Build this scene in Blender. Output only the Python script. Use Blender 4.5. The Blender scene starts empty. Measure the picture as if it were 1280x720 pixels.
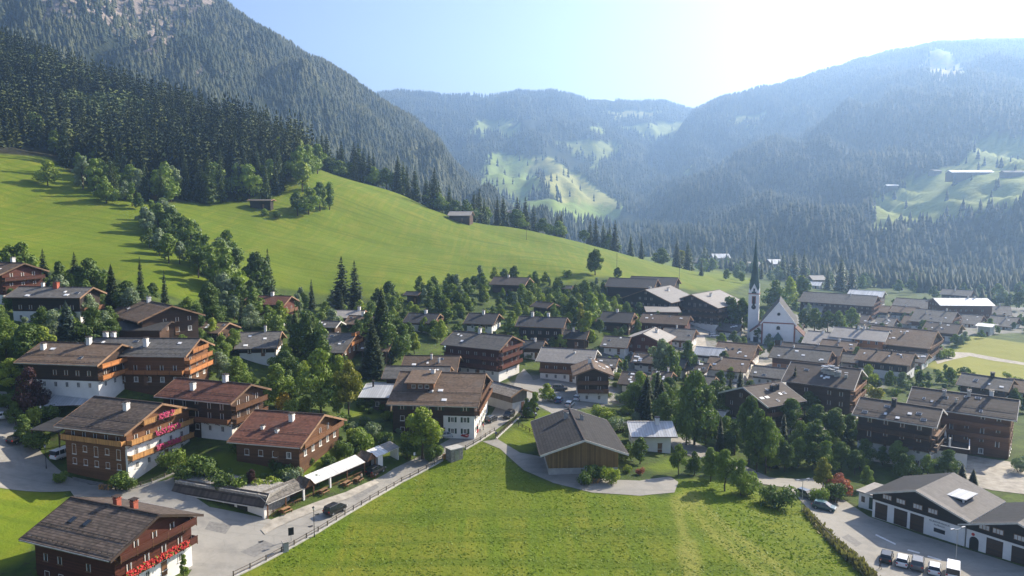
import bpy, bmesh, math, random
import numpy as np
from mathutils import Vector, Matrix
R_ = math.radians
rng = np.random.default_rng(11)
random.seed(5)
S = bpy.context.scene
C = S.collection

# ------------------------------------------------------------------ camera
CAMZ = 60.0
F = 930.0
PITCH = R_(6.015)
cp, sp = math.cos(PITCH), math.sin(PITCH)
cam_d = bpy.data.cameras.new('camera')
cam = bpy.data.objects.new('camera', cam_d)
C.objects.link(cam)
cam.location = (0, 0, CAMZ)
cam.rotation_euler = (math.pi/2 - PITCH, 0, 0)
cam_d.sensor_width = 36
cam_d.lens = F/1280*36
cam_d.clip_start = 1
cam_d.clip_end = 20000
S.camera = cam

def uw(px, py):
    """slope of the sight line: x per y, z per y"""
    v = (360-py)/F
    dy = cp + v*sp
    return (px-640)/F/dy, (-sp+v*cp)/dy
def project(x, y, z):
    x = np.asarray(x, float); y = np.asarray(y, float); z = np.asarray(z, float)-CAMZ
    d = y*cp - z*sp
    d = np.where(d < 1, 1, d)
    u = y*sp + z*cp
    return 640+F*x/d, 360-F*u/d

def fbm(x, y, s, seed, oct=4):
    """cheap value-noise fbm on arrays"""
    out = np.zeros_like(np.asarray(x, float)); a = 1.; f = 1./s
    r = np.random.default_rng(seed); tab = r.random((256, 256))
    for i in range(oct):
        X = x*f + i*17.3 + 1000; Y = y*f + i*9.1 + 1000
        x0 = np.floor(X).astype(int); y0 = np.floor(Y).astype(int); tx = X-x0; ty = Y-y0
        tx = tx*tx*(3-2*tx); ty = ty*ty*(3-2*ty)
        g = lambda p, q: tab[p % 256, q % 256]
        out += a*((g(x0,y0)*(1-tx)+g(x0+1,y0)*tx)*(1-ty)+(g(x0,y0+1)*(1-tx)+g(x0+1,y0+1)*tx)*ty-.5)
        a *= .5; f *= 2.03
    return out

# ------------------------------------------------------------------ terrain: thin plate spline through surveyed points
ctl = []
def cz(px, py, z):
    u, w = uw(px, py); y = (z-CAMZ)/w; ctl.append((u*y, y, z))
def cd(px, py, y):
    u, w = uw(px, py); ctl.append((u*y, y, CAMZ+w*y))
def ca(px, y, z):
    ctl.append(((px-640)/F*y, y, z))
for a in [(300,700,5.2),(200,690,6.6),(60,612,9),(420,640,6),(470,592,6.6),(600,545,8),(640,508,8.2),(660,470,8.5),
          (700,620,7),(560,640,6.5),(500,720,5.5),(760,720,5.5),(900,690,6),(1040,700,5.5),(850,605,7),(740,600,7.3),
          (950,620,5),(1150,700,4.6),(1250,715,4.6),(1100,650,4.2),(1000,605,3.6),(1230,590,4),(1280,640,4.3),(1130,585,3.2),
          (850,555,4.5),(900,520,3.5),(870,470,3.5),(790,490,5),(1000,500,2),(1050,460,1),(950,432,.5),(1150,440,0),
          (1230,450,-1),(1230,425,-2),(1050,400,-2),(1220,388,-4),(1000,355,-6),(1280,380,-6),(1100,365,-7),
          (100,490,19),(200,475,19.5),(300,555,12.5),(350,582,10.6),(150,600,8.8),(0,580,11.5),(10,520,16),(20,470,22),
          (250,520,14.5),(330,606,9),(440,568,9.4),(400,587,9.2),(330,460,16),(440,440,17.5),(440,415,18.5),(420,385,21.5),
          (480,367,25),(610,460,10),(590,415,15),(520,415,16.5),(700,480,8),(700,420,13),(560,362,24),(650,365,21.5),
          (745,340,27),(800,392,13),(880,400,6),(830,420,8),(750,430,11),(240,362,33),(0,357,37),(60,392,32),(200,402,29),
          (330,385,25.5),(500,470,11),(480,520,9)]:
    cz(*a)
for a in [(20,200,400),(0,260,330),(100,300,300),(160,255,370),(200,330,270),(300,290,370),(400,215,540),(400,300,390),
          (500,300,430),(500,245,560),(575,275,560),(650,300,500),(650,285,540),(745,308,580),(860,345,520),(860,338,600),
          (0,80,700),(180,140,620),(330,185,560),(100,190,480),(250,250,420),(380,230,470)]:
    cd(*a)
for a in [(400,700,62),(575,700,32),(745,720,10),(860,720,1),(400,900,110),(600,900,8),(800,900,-6),(1000,900,-9),(1200,900,-6),
          (0,850,205),(200,800,150),(-300,200,55),(-300,400,125),(-300,700,235),(-150,130,22),(1500,200,2),(1500,400,-4),(1500,700,-5),(1600,900,0)]:
    ca(*a)
for a in [(0,40,5),(-60,40,6),(80,40,5),(0,-80,5),(-160,-80,8),(160,-80,5),(-130,60,12),(150,80,5)]:
    ctl.append(a)
ctl = np.array(ctl)
_n = len(ctl)
def _phi(r2):
    return r2*np.log(r2+1e-9)
_A = np.zeros((_n+3, _n+3))
_c = ctl[:, :2]/100.0
_d2 = ((_c[:, None]-_c[None])**2).sum(-1)
_A[:_n, :_n] = _phi(_d2) + np.eye(_n)*0.0015
_P = np.c_[np.ones(_n), _c]
_A[:_n, _n:] = _P; _A[_n:, :_n] = _P.T
_w = np.linalg.solve(_A, np.r_[ctl[:, 2], 0, 0, 0])
def T(x, y):
    x = np.asarray(x, float); y = np.asarray(y, float)
    q = np.stack([x.ravel(), y.ravel()], 1)/100.0
    out = np.empty(len(q))
    for i in range(0, len(q), 20000):
        b = q[i:i+20000]
        d2 = (b[:, :1]-_c[None, :, 0])**2 + (b[:, 1:]-_c[None, :, 1])**2
        out[i:i+20000] = _phi(d2)@_w[:_n] + _w[_n] + b@_w[_n+1:]
    o = out.reshape(x.shape)
    k = np.clip((y-215)/130, 0, 1)*np.clip((620-y)/80, 0, 1)
    return o + k*(fbm(x, y, 46, 7, 3)*2.2 + fbm(x, y, 13, 8, 2)*.35)
def T1(x, y):
    return float(T(np.array([x]), np.array([y]))[0])
_ys = 40*np.power(1300/40, np.linspace(0, 1, 360))
def at(px, py, h=0.0):
    """where the sight line through a photo pixel passes h metres above the ground"""
    u, w = uw(px, py)
    f = CAMZ + w*_ys - h - T(u*_ys, _ys)
    k = np.argmax(f < 0)
    if f[k] >= 0: k = len(_ys)-1
    a, b = _ys[max(k-1, 0)], _ys[k]
    g = np.linspace(a, b, 24)
    f = CAMZ + w*g - h - T(u*g, g)
    j = int(np.argmax(f < 0)); j = max(j, 1)
    t = f[j-1]/(f[j-1]-f[j]+1e-12)
    y = g[j-1]+(g[j]-g[j-1])*min(max(t, 0), 1)
    return Vector((u*y, y, CAMZ+w*y-h))
def in_poly(X, Y, poly):
    X = np.asarray(X, float); Y = np.asarray(Y, float)
    r = np.zeros(X.shape, bool)
    n = len(poly); j = n-1
    for i in range(n):
        xi, yi = poly[i]; xj, yj = poly[j]
        c = ((yi > Y) != (yj > Y)) & (X < (xj-xi)*(Y-yi)/((yj-yi) or 1e-9)+xi)
        r ^= c; j = i
    return r

# ------------------------------------------------------------------ materials
M = {}
def nodes(name):
    m = bpy.data.materials.new(name); m.use_nodes = True
    nt = m.node_tree; b = nt.nodes['Principled BSDF']
    M[name] = m
    return m, nt, b
def N(nt, t, **kw):
    n = nt.nodes.new(t)
    for k, v in kw.items():
        if k in n.inputs.keys(): n.inputs[k].default_value = v
        else: setattr(n, k, v)
    return n
def math_(nt, op, a, b=None):
    n = nt.nodes.new('ShaderNodeMath'); n.operation = op
    for i, q in enumerate((a, b)):
        if q is None: continue
        if isinstance(q, (int, float)): n.inputs[i].default_value = q
        else: nt.links.new(q, n.inputs[i])
    return n.outputs[0]
def mixc(nt, fac, a, b, mode='MIX'):
    n = nt.nodes.new('ShaderNodeMix'); n.data_type = 'RGBA'; n.blend_type = mode
    for s, q in ((n.inputs[0], fac), (n.inputs[6], a), (n.inputs[7], b)):
        if isinstance(q, (int, float)): s.default_value = q
        elif isinstance(q, tuple): s.default_value = (*q, 1) if len(q) == 3 else q
        else: nt.links.new(q, s)
    return n.outputs[2]
def ramp(nt, fac, p0, p1):
    n = nt.nodes.new('ShaderNodeMapRange'); n.inputs[1].default_value = p0; n.inputs[2].default_value = p1
    nt.links.new(fac, n.inputs[0]); return n.outputs[0]
def noise(nt, vec, scale, detail=4, rough=.6):
    n = N(nt, 'ShaderNodeTexNoise', Scale=scale, Detail=detail, Roughness=rough)
    nt.links.new(vec, n.inputs['Vector']); return n.outputs['Fac']
def bump(nt, b, h, strength, dist):
    n = N(nt, 'ShaderNodeBump', Strength=strength, Distance=dist)
    nt.links.new(h, n.inputs['Height']); nt.links.new(n.outputs[0], b.inputs['Normal'])
def objco(nt):
    return nt.nodes.new('ShaderNodeTexCoord').outputs['Object']
def geopos(nt):
    return nt.nodes.new('ShaderNodeNewGeometry').outputs['Position']
def objrand(nt):
    return nt.nodes.new('ShaderNodeObjectInfo').outputs['Random']

def plain(name, col, rough=.7, var=.25, scale=1.5, metal=0, spec=.3, bmp=0):
    m, nt, b = nodes(name)
    v = objco(nt)
    f = noise(nt, v, scale, 5)
    d = tuple(c*(1-var) for c in col); e = tuple(min(1, c*(1+var)) for c in col)
    nt.links.new(mixc(nt, ramp(nt, f, .3, .7), d, e), b.inputs['Base Color'])
    b.inputs['Roughness'].default_value = rough; b.inputs['Metallic'].default_value = metal
    b.inputs['Specular IOR Level'].default_value = spec
    if bmp: bump(nt, b, noise(nt, v, scale*6, 3), .5, bmp)
    return m
def roofmat(name, col, row=.42, tile=.5, rough=.8, var=.35, spec=.15, stain=.4, rowdark=.5, across=False):
    """courses of tiles: own colour per tile, a lip at each course, weather stains"""
    m, nt, b = nodes(name)
    co = objco(nt)
    sx = nt.nodes.new('ShaderNodeSeparateXYZ'); nt.links.new(co, sx.inputs[0])
    X, Y = sx.outputs[0], sx.outputs[1]
    if across: X, Y = Y, X
    r = math_(nt, 'DIVIDE', math_(nt, 'ABSOLUTE', Y), row)
    fr = math_(nt, 'FRACT', r); fl = math_(nt, 'FLOOR', r)
    tx = math_(nt, 'FLOOR', math_(nt, 'ADD', math_(nt, 'DIVIDE', X, tile), math_(nt, 'MULTIPLY', fl, .37)))
    cb = nt.nodes.new('ShaderNodeCombineXYZ'); nt.links.new(tx, cb.inputs[0]); nt.links.new(fl, cb.inputs[1]); nt.links.new(objrand(nt), cb.inputs[2])
    wn = nt.nodes.new('ShaderNodeTexWhiteNoise'); nt.links.new(cb.outputs[0], wn.inputs[0])
    wr = nt.nodes.new('ShaderNodeTexWhiteNoise'); wr.noise_dimensions = '1D'; nt.links.new(fl, wr.inputs['W'])
    k = math_(nt, 'ADD', math_(nt, 'MULTIPLY', wn.outputs[0], .65), math_(nt, 'MULTIPLY', wr.outputs[0], .35))
    d = tuple(c*(1-var) for c in col); e = tuple(min(1, c*(1+var)) for c in col)
    c1 = mixc(nt, k, d, e)
    lip = ramp(nt, fr, .72, .86)
    c1 = mixc(nt, math_(nt, 'MULTIPLY', lip, rowdark), c1, tuple(c*.28 for c in col))
    st = ramp(nt, noise(nt, co, .35, 6, .65), .48, .72)
    g = sum(col)/3
    c1 = mixc(nt, math_(nt, 'MULTIPLY', st, stain), c1, (g*1.5, g*1.42, g*1.3))
    st2 = ramp(nt, noise(nt, co, .8, 5, .7), .55, .75)
    c1 = mixc(nt, math_(nt, 'MULTIPLY', st2, stain*.8), c1, (g*.5, g*.5, g*.46))
    hv = mixc(nt, objrand(nt), (.8, .8, .8), (1.2, 1.17, 1.13))
    c1 = mixc(nt, 1.0, c1, hv, 'MULTIPLY')
    nt.links.new(c1, b.inputs['Base Color'])
    b.inputs['Roughness'].default_value = rough; b.inputs['Specular IOR Level'].default_value = spec
    bump(nt, b, math_(nt, 'ADD', fr, math_(nt, 'MULTIPLY', wn.outputs[0], .4)), .8, .06)
    return m
def seamroof(name, col, seam=.6, rough=.45, spec=.5):
    """standing seam sheet"""
    m, nt, b = nodes(name)
    co = objco(nt)
    sx = nt.nodes.new('ShaderNodeSeparateXYZ'); nt.links.new(co, sx.inputs[0])
    r = math_(nt, 'DIVIDE', sx.outputs[0], seam); fr = math_(nt, 'FRACT', r)
    wn = nt.nodes.new('ShaderNodeTexWhiteNoise'); wn.noise_dimensions = '1D'; nt.links.new(math_(nt, 'FLOOR', r), wn.inputs['W'])
    c = mixc(nt, wn.outputs[0], tuple(q*.8 for q in col), tuple(q*1.12 for q in col))
    c = mixc(nt, math_(nt, 'MULTIPLY', ramp(nt, fr, .82, .9), .6), c, tuple(q*.4 for q in col))
    c = mixc(nt, math_(nt, 'MULTIPLY', ramp(nt, noise(nt, co, .5, 6), .45, .75), .4), c, tuple(q*.55 for q in col))
    nt.links.new(c, b.inputs['Base Color'])
    b.inputs['Roughness'].default_value = rough; b.inputs['Specular IOR Level'].default_value = spec
    bump(nt, b, ramp(nt, fr, .8, .9), .5, .04)
    return m
def wood(name, col, board=.22, var=.4, vertical=False, rough=.65):
    m, nt, b = nodes(name)
    co = objco(nt)
    sx = nt.nodes.new('ShaderNodeSeparateXYZ'); nt.links.new(co, sx.inputs[0])
    ax = math_(nt, 'ADD', sx.outputs[0], sx.outputs[1]) if vertical else sx.outputs[2]
    r = math_(nt, 'DIVIDE', ax, board); fr = math_(nt, 'FRACT', r)
    wn = nt.nodes.new('ShaderNodeTexWhiteNoise'); wn.noise_dimensions = '1D'; nt.links.new(math_(nt, 'FLOOR', r), wn.inputs['W'])
    f = math_(nt, 'ADD', math_(nt, 'MULTIPLY', wn.outputs[0], .5), math_(nt, 'MULTIPLY', noise(nt, co, .9, 6), .5))
    c = mixc(nt, f, tuple(q*(1-var) for q in col), tuple(min(1, q*(1+var)) for q in col))
    c = mixc(nt, math_(nt, 'MULTIPLY', ramp(nt, fr, .84, .95), .6), c, tuple(q*.3 for q in col))
    c = mixc(nt, 1.0, c, mixc(nt, objrand(nt), (.72, .74, .78), (1.25, 1.2, 1.15)), 'MULTIPLY')
    nt.links.new(c, b.inputs['Base Color'])
    b.inputs['Roughness'].default_value = rough; b.inputs['Specular IOR Level'].default_value = .25
    bump(nt, b, fr, .6, .02)
    return m
roofmat('roof_brown', (0.1188, 0.0850, 0.0612))
roofmat('roof_dark_tile', (0.0850, 0.0680, 0.0578), rowdark=.75, var=.5, stain=.25)
roofmat('roof_red', (0.1190, 0.0527, 0.0365), stain=.2)
roofmat('roof_grey', (0.1054, 0.1023, 0.0980), row=.5, rowdark=.3)
roofmat('roof_slate', (0.0450, 0.0462, 0.0510), row=.5, rowdark=.25, var=.2, stain=.3)
roofmat('roof_station_sunlit', (.17, .16, .15), row=.6, rowdark=.25, var=.15, stain=.35)
roofmat('roof_barn', (.036, .034, .034), row=.6, rowdark=.55, var=.35, stain=.55)
roofmat('roof_old', (0.1680, 0.1520, 0.1320), row=.35, tile=.22, rowdark=.5, var=.5, stain=.5)
roofmat('roof_plain', (0.0744, 0.0620, 0.0546), row=1.1, tile=1.2, rowdark=.12, var=.15, stain=.5)
roofmat('roof_pale', (0.2805, 0.2635, 0.2422), row=.6, rowdark=.25, var=.15, stain=.3, rough=.6)
seamroof('roof_metal', (.42, .43, .44))
seamroof('roof_white', (.66, .65, .62), seam=.8, rough=.4)
seamroof('roof_dark_metal', (.055, .055, .06), seam=.5, rough=.7, spec=.2)
wood('timber_dark', (.062, .036, .023))
wood('timber_black', (.028, .021, .018))
wood('timber_brown', (.15, .073, .036))
wood('timber_sunlit', (.40, .165, .055))  # timber as seen in sun: the warm light is put into the colour
wood('timber_honey', (.44, .23, .08), vertical=True)
wood('timber_red', (.10, .032, .02))
wood('timber_grey', (.16, .135, .11), vertical=True)
wood('board_barn', (.26, .155, .06), vertical=True, board=.35, var=.55)
wood('fascia', (.24, .15, .09), board=2.)
wood('fascia_dark', (.05, .035, .028), board=2.)
plain('fascia_pale', (.55, .52, .47), var=.15)
plain('plaster', (.72, .70, .66), rough=.85, var=.08, scale=.6)
plain('plaster_white', (.86, .85, .83), rough=.85, var=.05, scale=.6)
plain('plaster_grey', (.46, .45, .43), rough=.85, var=.12, scale=.6)
plain('plaster_ochre', (.42, .20, .10), rough=.85, var=.15)
plain('concrete', (.34, .33, .31), rough=.9, var=.2, scale=.8, bmp=.01)
plain('stone', (.27, .25, .22), rough=.9, var=.4, scale=2.5, bmp=.04)
plain('glass_dark', (.018, .022, .028), rough=.12, var=.2, spec=.6)
plain('frame_white', (.7, .68, .63), rough=.5, var=.05)
plain('frame_wood', (.17, .085, .04), rough=.5, var=.2)
plain('curtain', (.55, .53, .5), rough=.9, var=.2)
plain('shutter_green', (.03, .06, .04), rough=.6)
plain('geranium_pink', (.46, .04, .13), rough=.7, var=.5, scale=4)
plain('geranium_red', (.46, .025, .02), rough=.7, var=.45, scale=4)
plain('metal_grey', (.35, .36, .37), rough=.4, metal=.6)
plain('metal_dark', (.03, .03, .032), rough=.5)
plain('copper_green', (.055, .10, .085), rough=.6, var=.3, scale=.8)
plain('trim_red', (.30, .12, .09), rough=.8, var=.2)
plain('rubber', (.015, .015, .015), rough=.8)
plain('kerb_stone', (.42, .40, .36), rough=.9, var=.2)
plain('lamp_red', (.45, .02, .015), rough=.3)
plain('lamp_glass', (.75, .74, .7), rough=.2)
plain('brick_red', (.36, .10, .06), rough=.85)
plain('bark', (.07, .05, .035), rough=.95, var=.4, scale=5)
plain('cloth_white', (.75, .73, .7), rough=.9, var=.06)
plain('plate_white', (.75, .75, .74), rough=.5, var=.03)
plain('ink_black', (.02, .02, .02), rough=.6, var=.05)

def paint(name, col):
    m, nt, b = nodes(name)
    b.inputs['Base Color'].default_value = (*col, 1); b.inputs['Roughness'].default_value = .3
    b.inputs['Coat Weight'].default_value = .6; b.inputs['Coat Roughness'].default_value = .08
paint('paint_black', (.012, .013, .015)); paint('paint_white', (.72, .72, .71)); paint('paint_red', (.35, .015, .012))
paint('paint_grey', (.12, .125, .13)); paint('paint_silver', (.45, .46, .47)); paint('paint_blue', (.03, .06, .16)); paint('paint_teal', (.03,.09,.1))

def leafmat(name, a, b_, trans=.22):
    m, nt, b = nodes(name)
    gi = nt.nodes.new('ShaderNodeNewGeometry').outputs['Random Per Island']
    f = math_(nt, 'ADD', math_(nt, 'MULTIPLY', objrand(nt), .5), math_(nt, 'MULTIPLY', gi, .5))
    c = mixc(nt, f, a, b_)
    nt.links.new(c, b.inputs['Base Color'])
    b.inputs['Roughness'].default_value = .65; b.inputs['Specular IOR Level'].default_value = .25
    t = nt.nodes.new('ShaderNodeBsdfTranslucent'); nt.links.new(mixc(nt, 1.0, c, (1.3, 1.5, .6), 'MULTIPLY'), t.inputs[0])
    x = nt.nodes.new('ShaderNodeMixShader'); x.inputs[0].default_value = trans
    nt.links.new(b.outputs[0], x.inputs[1]); nt.links.new(t.outputs[0], x.inputs[2])
    nt.links.new(x.outputs[0], nt.nodes['Material Output'].inputs[0])
    return m
leafmat('leaf_dark', (0.0550, 0.0902, 0.0232), (0.1249, 0.1825, 0.0365))
leafmat('leaf_mid', (0.0999, 0.1503, 0.0266), (0.2124, 0.2791, 0.0498))
leafmat('leaf_light', (0.1582, 0.2084, 0.0253), (0.2951, 0.3443, 0.0490))
leafmat('leaf_yellow', (0.1680, 0.1800, 0.0240), (0.2880, 0.2640, 0.0480))
leafmat('leaf_gold', (.30, .20, .02), (.45, .30, .03))
leafmat('leaf_silver', (0.1427, 0.1903, 0.1110), (0.2696, 0.3172, 0.1903))
leafmat('leaf_purple', (.035, .016, .02), (.07, .03, .03))
leafmat('leaf_rose', (.28, .08, .06), (.38, .14, .10))
leafmat('needle_dark', (0.0273, 0.0429, 0.0189), (0.0585, 0.0825, 0.0297), .1)
leafmat('needle_mid', (0.0429, 0.0693, 0.0243), (0.0878, 0.1238, 0.0378), .12)
leafmat('needle_blue', (0.0490, 0.0770, 0.0700), (0.0910, 0.1260, 0.1092), .1)
leafmat('grass_blade', (0.0938, 0.1512, 0.0090), (0.1875, 0.2408, 0.0198), .3)
leafmat('grass_dry', (.13, .12, .05), (.24, .21, .10), .2)

def forestmat(name, a, b_):
    m, nt, b = nodes(name)
    at_ = nt.nodes.new('ShaderNodeAttribute'); at_.attribute_name = 'tint'
    c = mixc(nt, at_.outputs['Fac'], a, b_)
    nt.links.new(c, b.inputs['Base Color'])
    b.inputs['Roughness'].default_value = .8; b.inputs['Specular IOR Level'].default_value = .15
forestmat('wood_needles', (.018, .032, .014), (.095, .115, .036))
forestmat('wood_far', (.018, .032, .018), (.085, .09, .04))

# ------------------------------------------------------------------ mesh helpers
def link(o, parent=None):
    C.objects.link(o)
    if parent is not None: o.parent = parent
    return o
class MB:
    def __init__(s): s.v = []; s.f = []; s.m = []; s.mats = []
    def mi(s, name):
        if name not in s.mats: s.mats.append(name)
        return s.mats.index(name)
    def add(s, vs, fs, mat):
        k = len(s.v); s.v += [tuple(v) for v in vs]
        i = s.mi(mat)
        for f in fs: s.f.append(tuple(k+j for j in f)); s.m.append(i)
    def box(s, x0, x1, y0, y1, z0, z1, mat):
        s.add([(x0,y0,z0),(x1,y0,z0),(x1,y1,z0),(x0,y1,z0),(x0,y0,z1),(x1,y0,z1),(x1,y1,z1),(x0,y1,z1)],
              [(0,3,2,1),(4,5,6,7),(0,1,5,4),(1,2,6,5),(2,3,7,6),(3,0,4,7)], mat)
    def hexa(s, p, mat, mtop=None):
        """8 points: bottom ring then top ring"""
        s.add(p, [(0,3,2,1),(0,1,5,4),(1,2,6,5),(2,3,7,6),(3,0,4,7)], mat)
        k = len(s.v)-8; s.f.append((k+4,k+5,k+6,k+7)); s.m.append(s.mi(mtop or mat))
    def beam(s, a, b, w, h, mat):
        a = Vector(a); b = Vector(b); d = (b-a)
        side = d.cross(Vector((0,0,1)))
        if side.length < 1e-5: side = Vector((1,0,0))
        side = side.normalized()*w/2; up = side.cross(d).normalized()*h/2
        s.hexa([a-side-up, a+side-up, b+side-up, b-side-up, a-side+up, a+side+up, b+side+up, b-side+up], mat)
    def cyl(s, a, b, r0, r1, mat, n=8):
        a = Vector(a); b = Vector(b); d = (b-a).normalized()
        t = d.orthogonal().normalized(); q = d.cross(t)
        vs = []
        for c, r in ((a, r0), (b, r1)):
            for i in range(n):
                an = 2*math.pi*i/n; vs.append(c + (t*math.cos(an)+q*math.sin(an))*r)
        fs = [(i, (i+1) % n, n+(i+1) % n, n+i) for i in range(n)]
        fs += [tuple(range(n-1, -1, -1)), tuple(range(n, 2*n))]
        s.add(vs, fs, mat)
    def prism(s, poly, axis, a, b, mat):
        """polygon of 2-D points extruded along an axis; other two axes in xyz order"""
        def P(p, t):
            q = list(p); q.insert('xyz'.index(axis), t); return tuple(q)
        n = len(poly)
        s.add([P(p, a) for p in poly]+[P(p, b) for p in poly],
              [tuple(range(n-1, -1, -1)), tuple(range(n, 2*n))]+[(i, (i+1) % n, n+(i+1) % n, n+i) for i in range(n)], mat)
    def mesh(s, name):
        me = bpy.data.meshes.new(name)
        me.from_pydata(s.v, [], s.f)
        for n in s.mats: me.materials.append(M[n])
        me.polygons.foreach_set('material_index', s.m)
        me.update()
        bm = bmesh.new(); bm.from_mesh(me); bmesh.ops.recalc_face_normals(bm, faces=bm.faces); bm.to_mesh(me); bm.free()
        return me
    def build(s, name, parent=None, loc=None, rot=None):
        o = bpy.data.objects.new(name, s.mesh(name))
        if loc is not None: o.location = loc
        if rot is not None: o.rotation_euler = rot
        return link(o, parent)
def mesh_np(name, V, Fq, mats, midx=None, smooth=False):
    V = np.asarray(V, np.float32); Fq = np.asarray(Fq, np.int32)
    me = bpy.data.meshes.new(name)
    k = Fq.shape[1]
    me.vertices.add(len(V)); me.vertices.foreach_set('co', V.ravel())
    me.loops.add(Fq.size); me.loops.foreach_set('vertex_index', Fq.ravel())
    me.polygons.add(len(Fq)); me.polygons.foreach_set('loop_start', np.arange(0, Fq.size, k, dtype=np.int32))
    for m in mats: me.materials.append(M[m])
    if midx is not None: me.polygons.foreach_set('material_index', np.asarray(midx, np.int32))
    if smooth: me.polygons.foreach_set('use_smooth', np.ones(len(Fq), bool))
    me.update(calc_edges=True); me.validate()
    return me
LM = []          # landmarks: (x, y, radius, phrase)
TH = []          # all labelled things
def tag(o, label=None, cat=None, group=None, kind=None):
    if label: o['label'] = label
    if cat: o['category'] = cat; TH.append(o)
    if group: o['group'] = group
    if kind: o['kind'] = kind
    return o
def empty(name, loc, rz=0):
    o = bpy.data.objects.new(name, None); o.empty_display_size = .5
    o.location = loc; o.rotation_euler = (0, 0, rz)
    return link(o)
def kids(o):
    return [c for c in C.objects if c.parent == o]
def copy_tree(o, parent=None, ch=None):
    c = o.copy(); link(c)
    c.parent = parent
    for k in list(o.children): copy_tree(k, c)
    return c
HAZE=.00018
# ------------------------------------------------------------------ light, sky, air
SUN_AZ, SUN_EL = R_(54), R_(31.5)          # azimuth to the right of the view axis
w = bpy.data.worlds.new('World'); S.world = w; w.use_nodes = True
wt = w.node_tree
bg = wt.nodes['Background']
sky = wt.nodes.new('ShaderNodeTexSky'); sky.sky_type = 'NISHITA'; sky.sun_disc = False
sky.sun_elevation = SUN_EL; sky.sun_rotation = SUN_AZ
sky.altitude = 900; sky.air_density = 1.0; sky.dust_density = 4.0; sky.ozone_density = 3.0
tn = wt.nodes.new('ShaderNodeMix'); tn.data_type = 'RGBA'; tn.blend_type = 'MULTIPLY'; tn.inputs[0].default_value = 1; tn.inputs[7].default_value = (1.10, .97, .98, 1)
wt.links.new(sky.outputs[0], tn.inputs[6]); wt.links.new(tn.outputs[2], bg.inputs[0]); bg.inputs[1].default_value = .08
sl = bpy.data.lights.new('sun', 'SUN'); sl.energy = 5.0; sl.angle = R_(.5); sl.color = (1, .90, .74)
so = link(bpy.data.objects.new('sun', sl))
sd = Vector((math.sin(SUN_AZ)*math.cos(SUN_EL), math.cos(SUN_AZ)*math.cos(SUN_EL), math.sin(SUN_EL)))
so.rotation_euler = sd.to_track_quat('Z', 'Y').to_euler(); so.location = sd*300
S.view_settings.view_transform = 'Standard'; S.view_settings.look = 'None'; S.view_settings.gamma = 1
S.view_settings.use_curve_mapping = False
S.view_settings.exposure = 1.32
S.cycles.volume_bounces = 1; S.cycles.max_bounces = 6; S.cycles.diffuse_bounces = 3; S.cycles.transmission_bounces = 3
S.cycles.use_denoising = True
try: S.cycles.denoiser = 'OPENIMAGEDENOISE'
except Exception: pass

hz = bpy.data.materials.new('air'); hz.use_nodes = True
nt = hz.node_tree; nt.nodes.remove(nt.nodes['Principled BSDF'])
pv = N(nt, 'ShaderNodeVolumePrincipled', Density=HAZE, Anisotropy=.5)
pv.inputs['Color'].default_value = (.40, .63, 1, 1)
nt.links.new(pv.outputs[0], nt.nodes['Material Output'].inputs['Volume'])
M['air'] = hz
mb = MB(); mb.box(-4500, 4500, -400, 5600, -21, 1120, 'air')
tag(mb.build('haze'), kind='stuff')

# ------------------------------------------------------------------ ground
MEADOW = [
 [(240,760),(300,718),(350,690),(398,664),(452,631),(502,602),(552,576),(602,549),(625,562),(655,590),(690,606),(740,616),(838,620),(848,600),(880,598),(930,606),(985,612),(1012,640),(1050,682),(1100,740),(1200,1000),(100,1000)],
 [(-600,150),(-200,165),(0,192),(60,196),(130,245),(195,254),(300,250),(400,210),(480,226),(600,270),(740,302),(880,334),(945,350),(905,366),(850,360),(760,345),(700,356),(560,352),(480,375),(390,366),(300,352),(240,378),(150,350),(0,330),(-300,330)],
 [(-200,605),(0,611),(86,615),(60,660),(20,705),(-200,760)],
 [(1155,458),(1190,440),(1215,419),(1300,432),(1500,440),(1500,490),(1280,478),(1200,470)],
 [(622,550),(640,538),(670,520),(700,508),(690,540),(665,566),(640,562)],
]
GARDEN_LAWN = [[(225,580),(300,560),(420,560),(500,548),(500,560),(400,600),(330,612),(240,600)],
 [(190,480),(250,465),(240,480)],[(440,505),(480,505),(470,525),(430,520)],[(640,470),(690,480),(660,490)],[(800,585),(845,570),(850,588),(820,590)],
 [(780,500),(805,498),(800,506)],[(1030,540),(1075,525),(1070,548)]]
yy = np.concatenate([np.linspace(-110, 90, 40, endpoint=False), 90*np.power(1000/90, np.linspace(0, 1, 300))])
uu = np.linspace(-.98, .98, 520)
GX = (yy[:, None]+140)*uu[None]*.86; GY = np.repeat(yy[:, None], len(uu), 1)
GZ = T(GX, GY)
ppx, ppy = project(GX, GY, GZ); front = GY > 60
wob = fbm(GX, GY, 9, 3)*6
zone = np.zeros(GX.shape+(4,), np.float32); zone[..., 3] = 1
for p in MEADOW: zone[..., 0] = np.maximum(zone[..., 0], in_poly(ppx+wob*.4, ppy, p) & front)
TRACKS = [[(838,622),(846,622),(872,690),(884,760),(858,760),(850,690)],[(850,626),(856,624),(905,672),(990,740),(975,742),(893,676)],[(862,622),(866,620),(925,668),(1022,740),(1008,741),(915,672)],
 [(845,618),(870,612),(880,626),(850,640)]]
for p in TRACKS: zone[..., 2] = np.maximum(zone[..., 2], .85*(in_poly(ppx, ppy, p) & front))
for p in GARDEN_LAWN: zone[..., 0] = np.maximum(zone[..., 0], .75*(in_poly(ppx, ppy, p) & front))
zone[..., 2] = np.maximum(zone[..., 2], in_poly(ppx, ppy, MEADOW[3]) & front)
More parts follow.
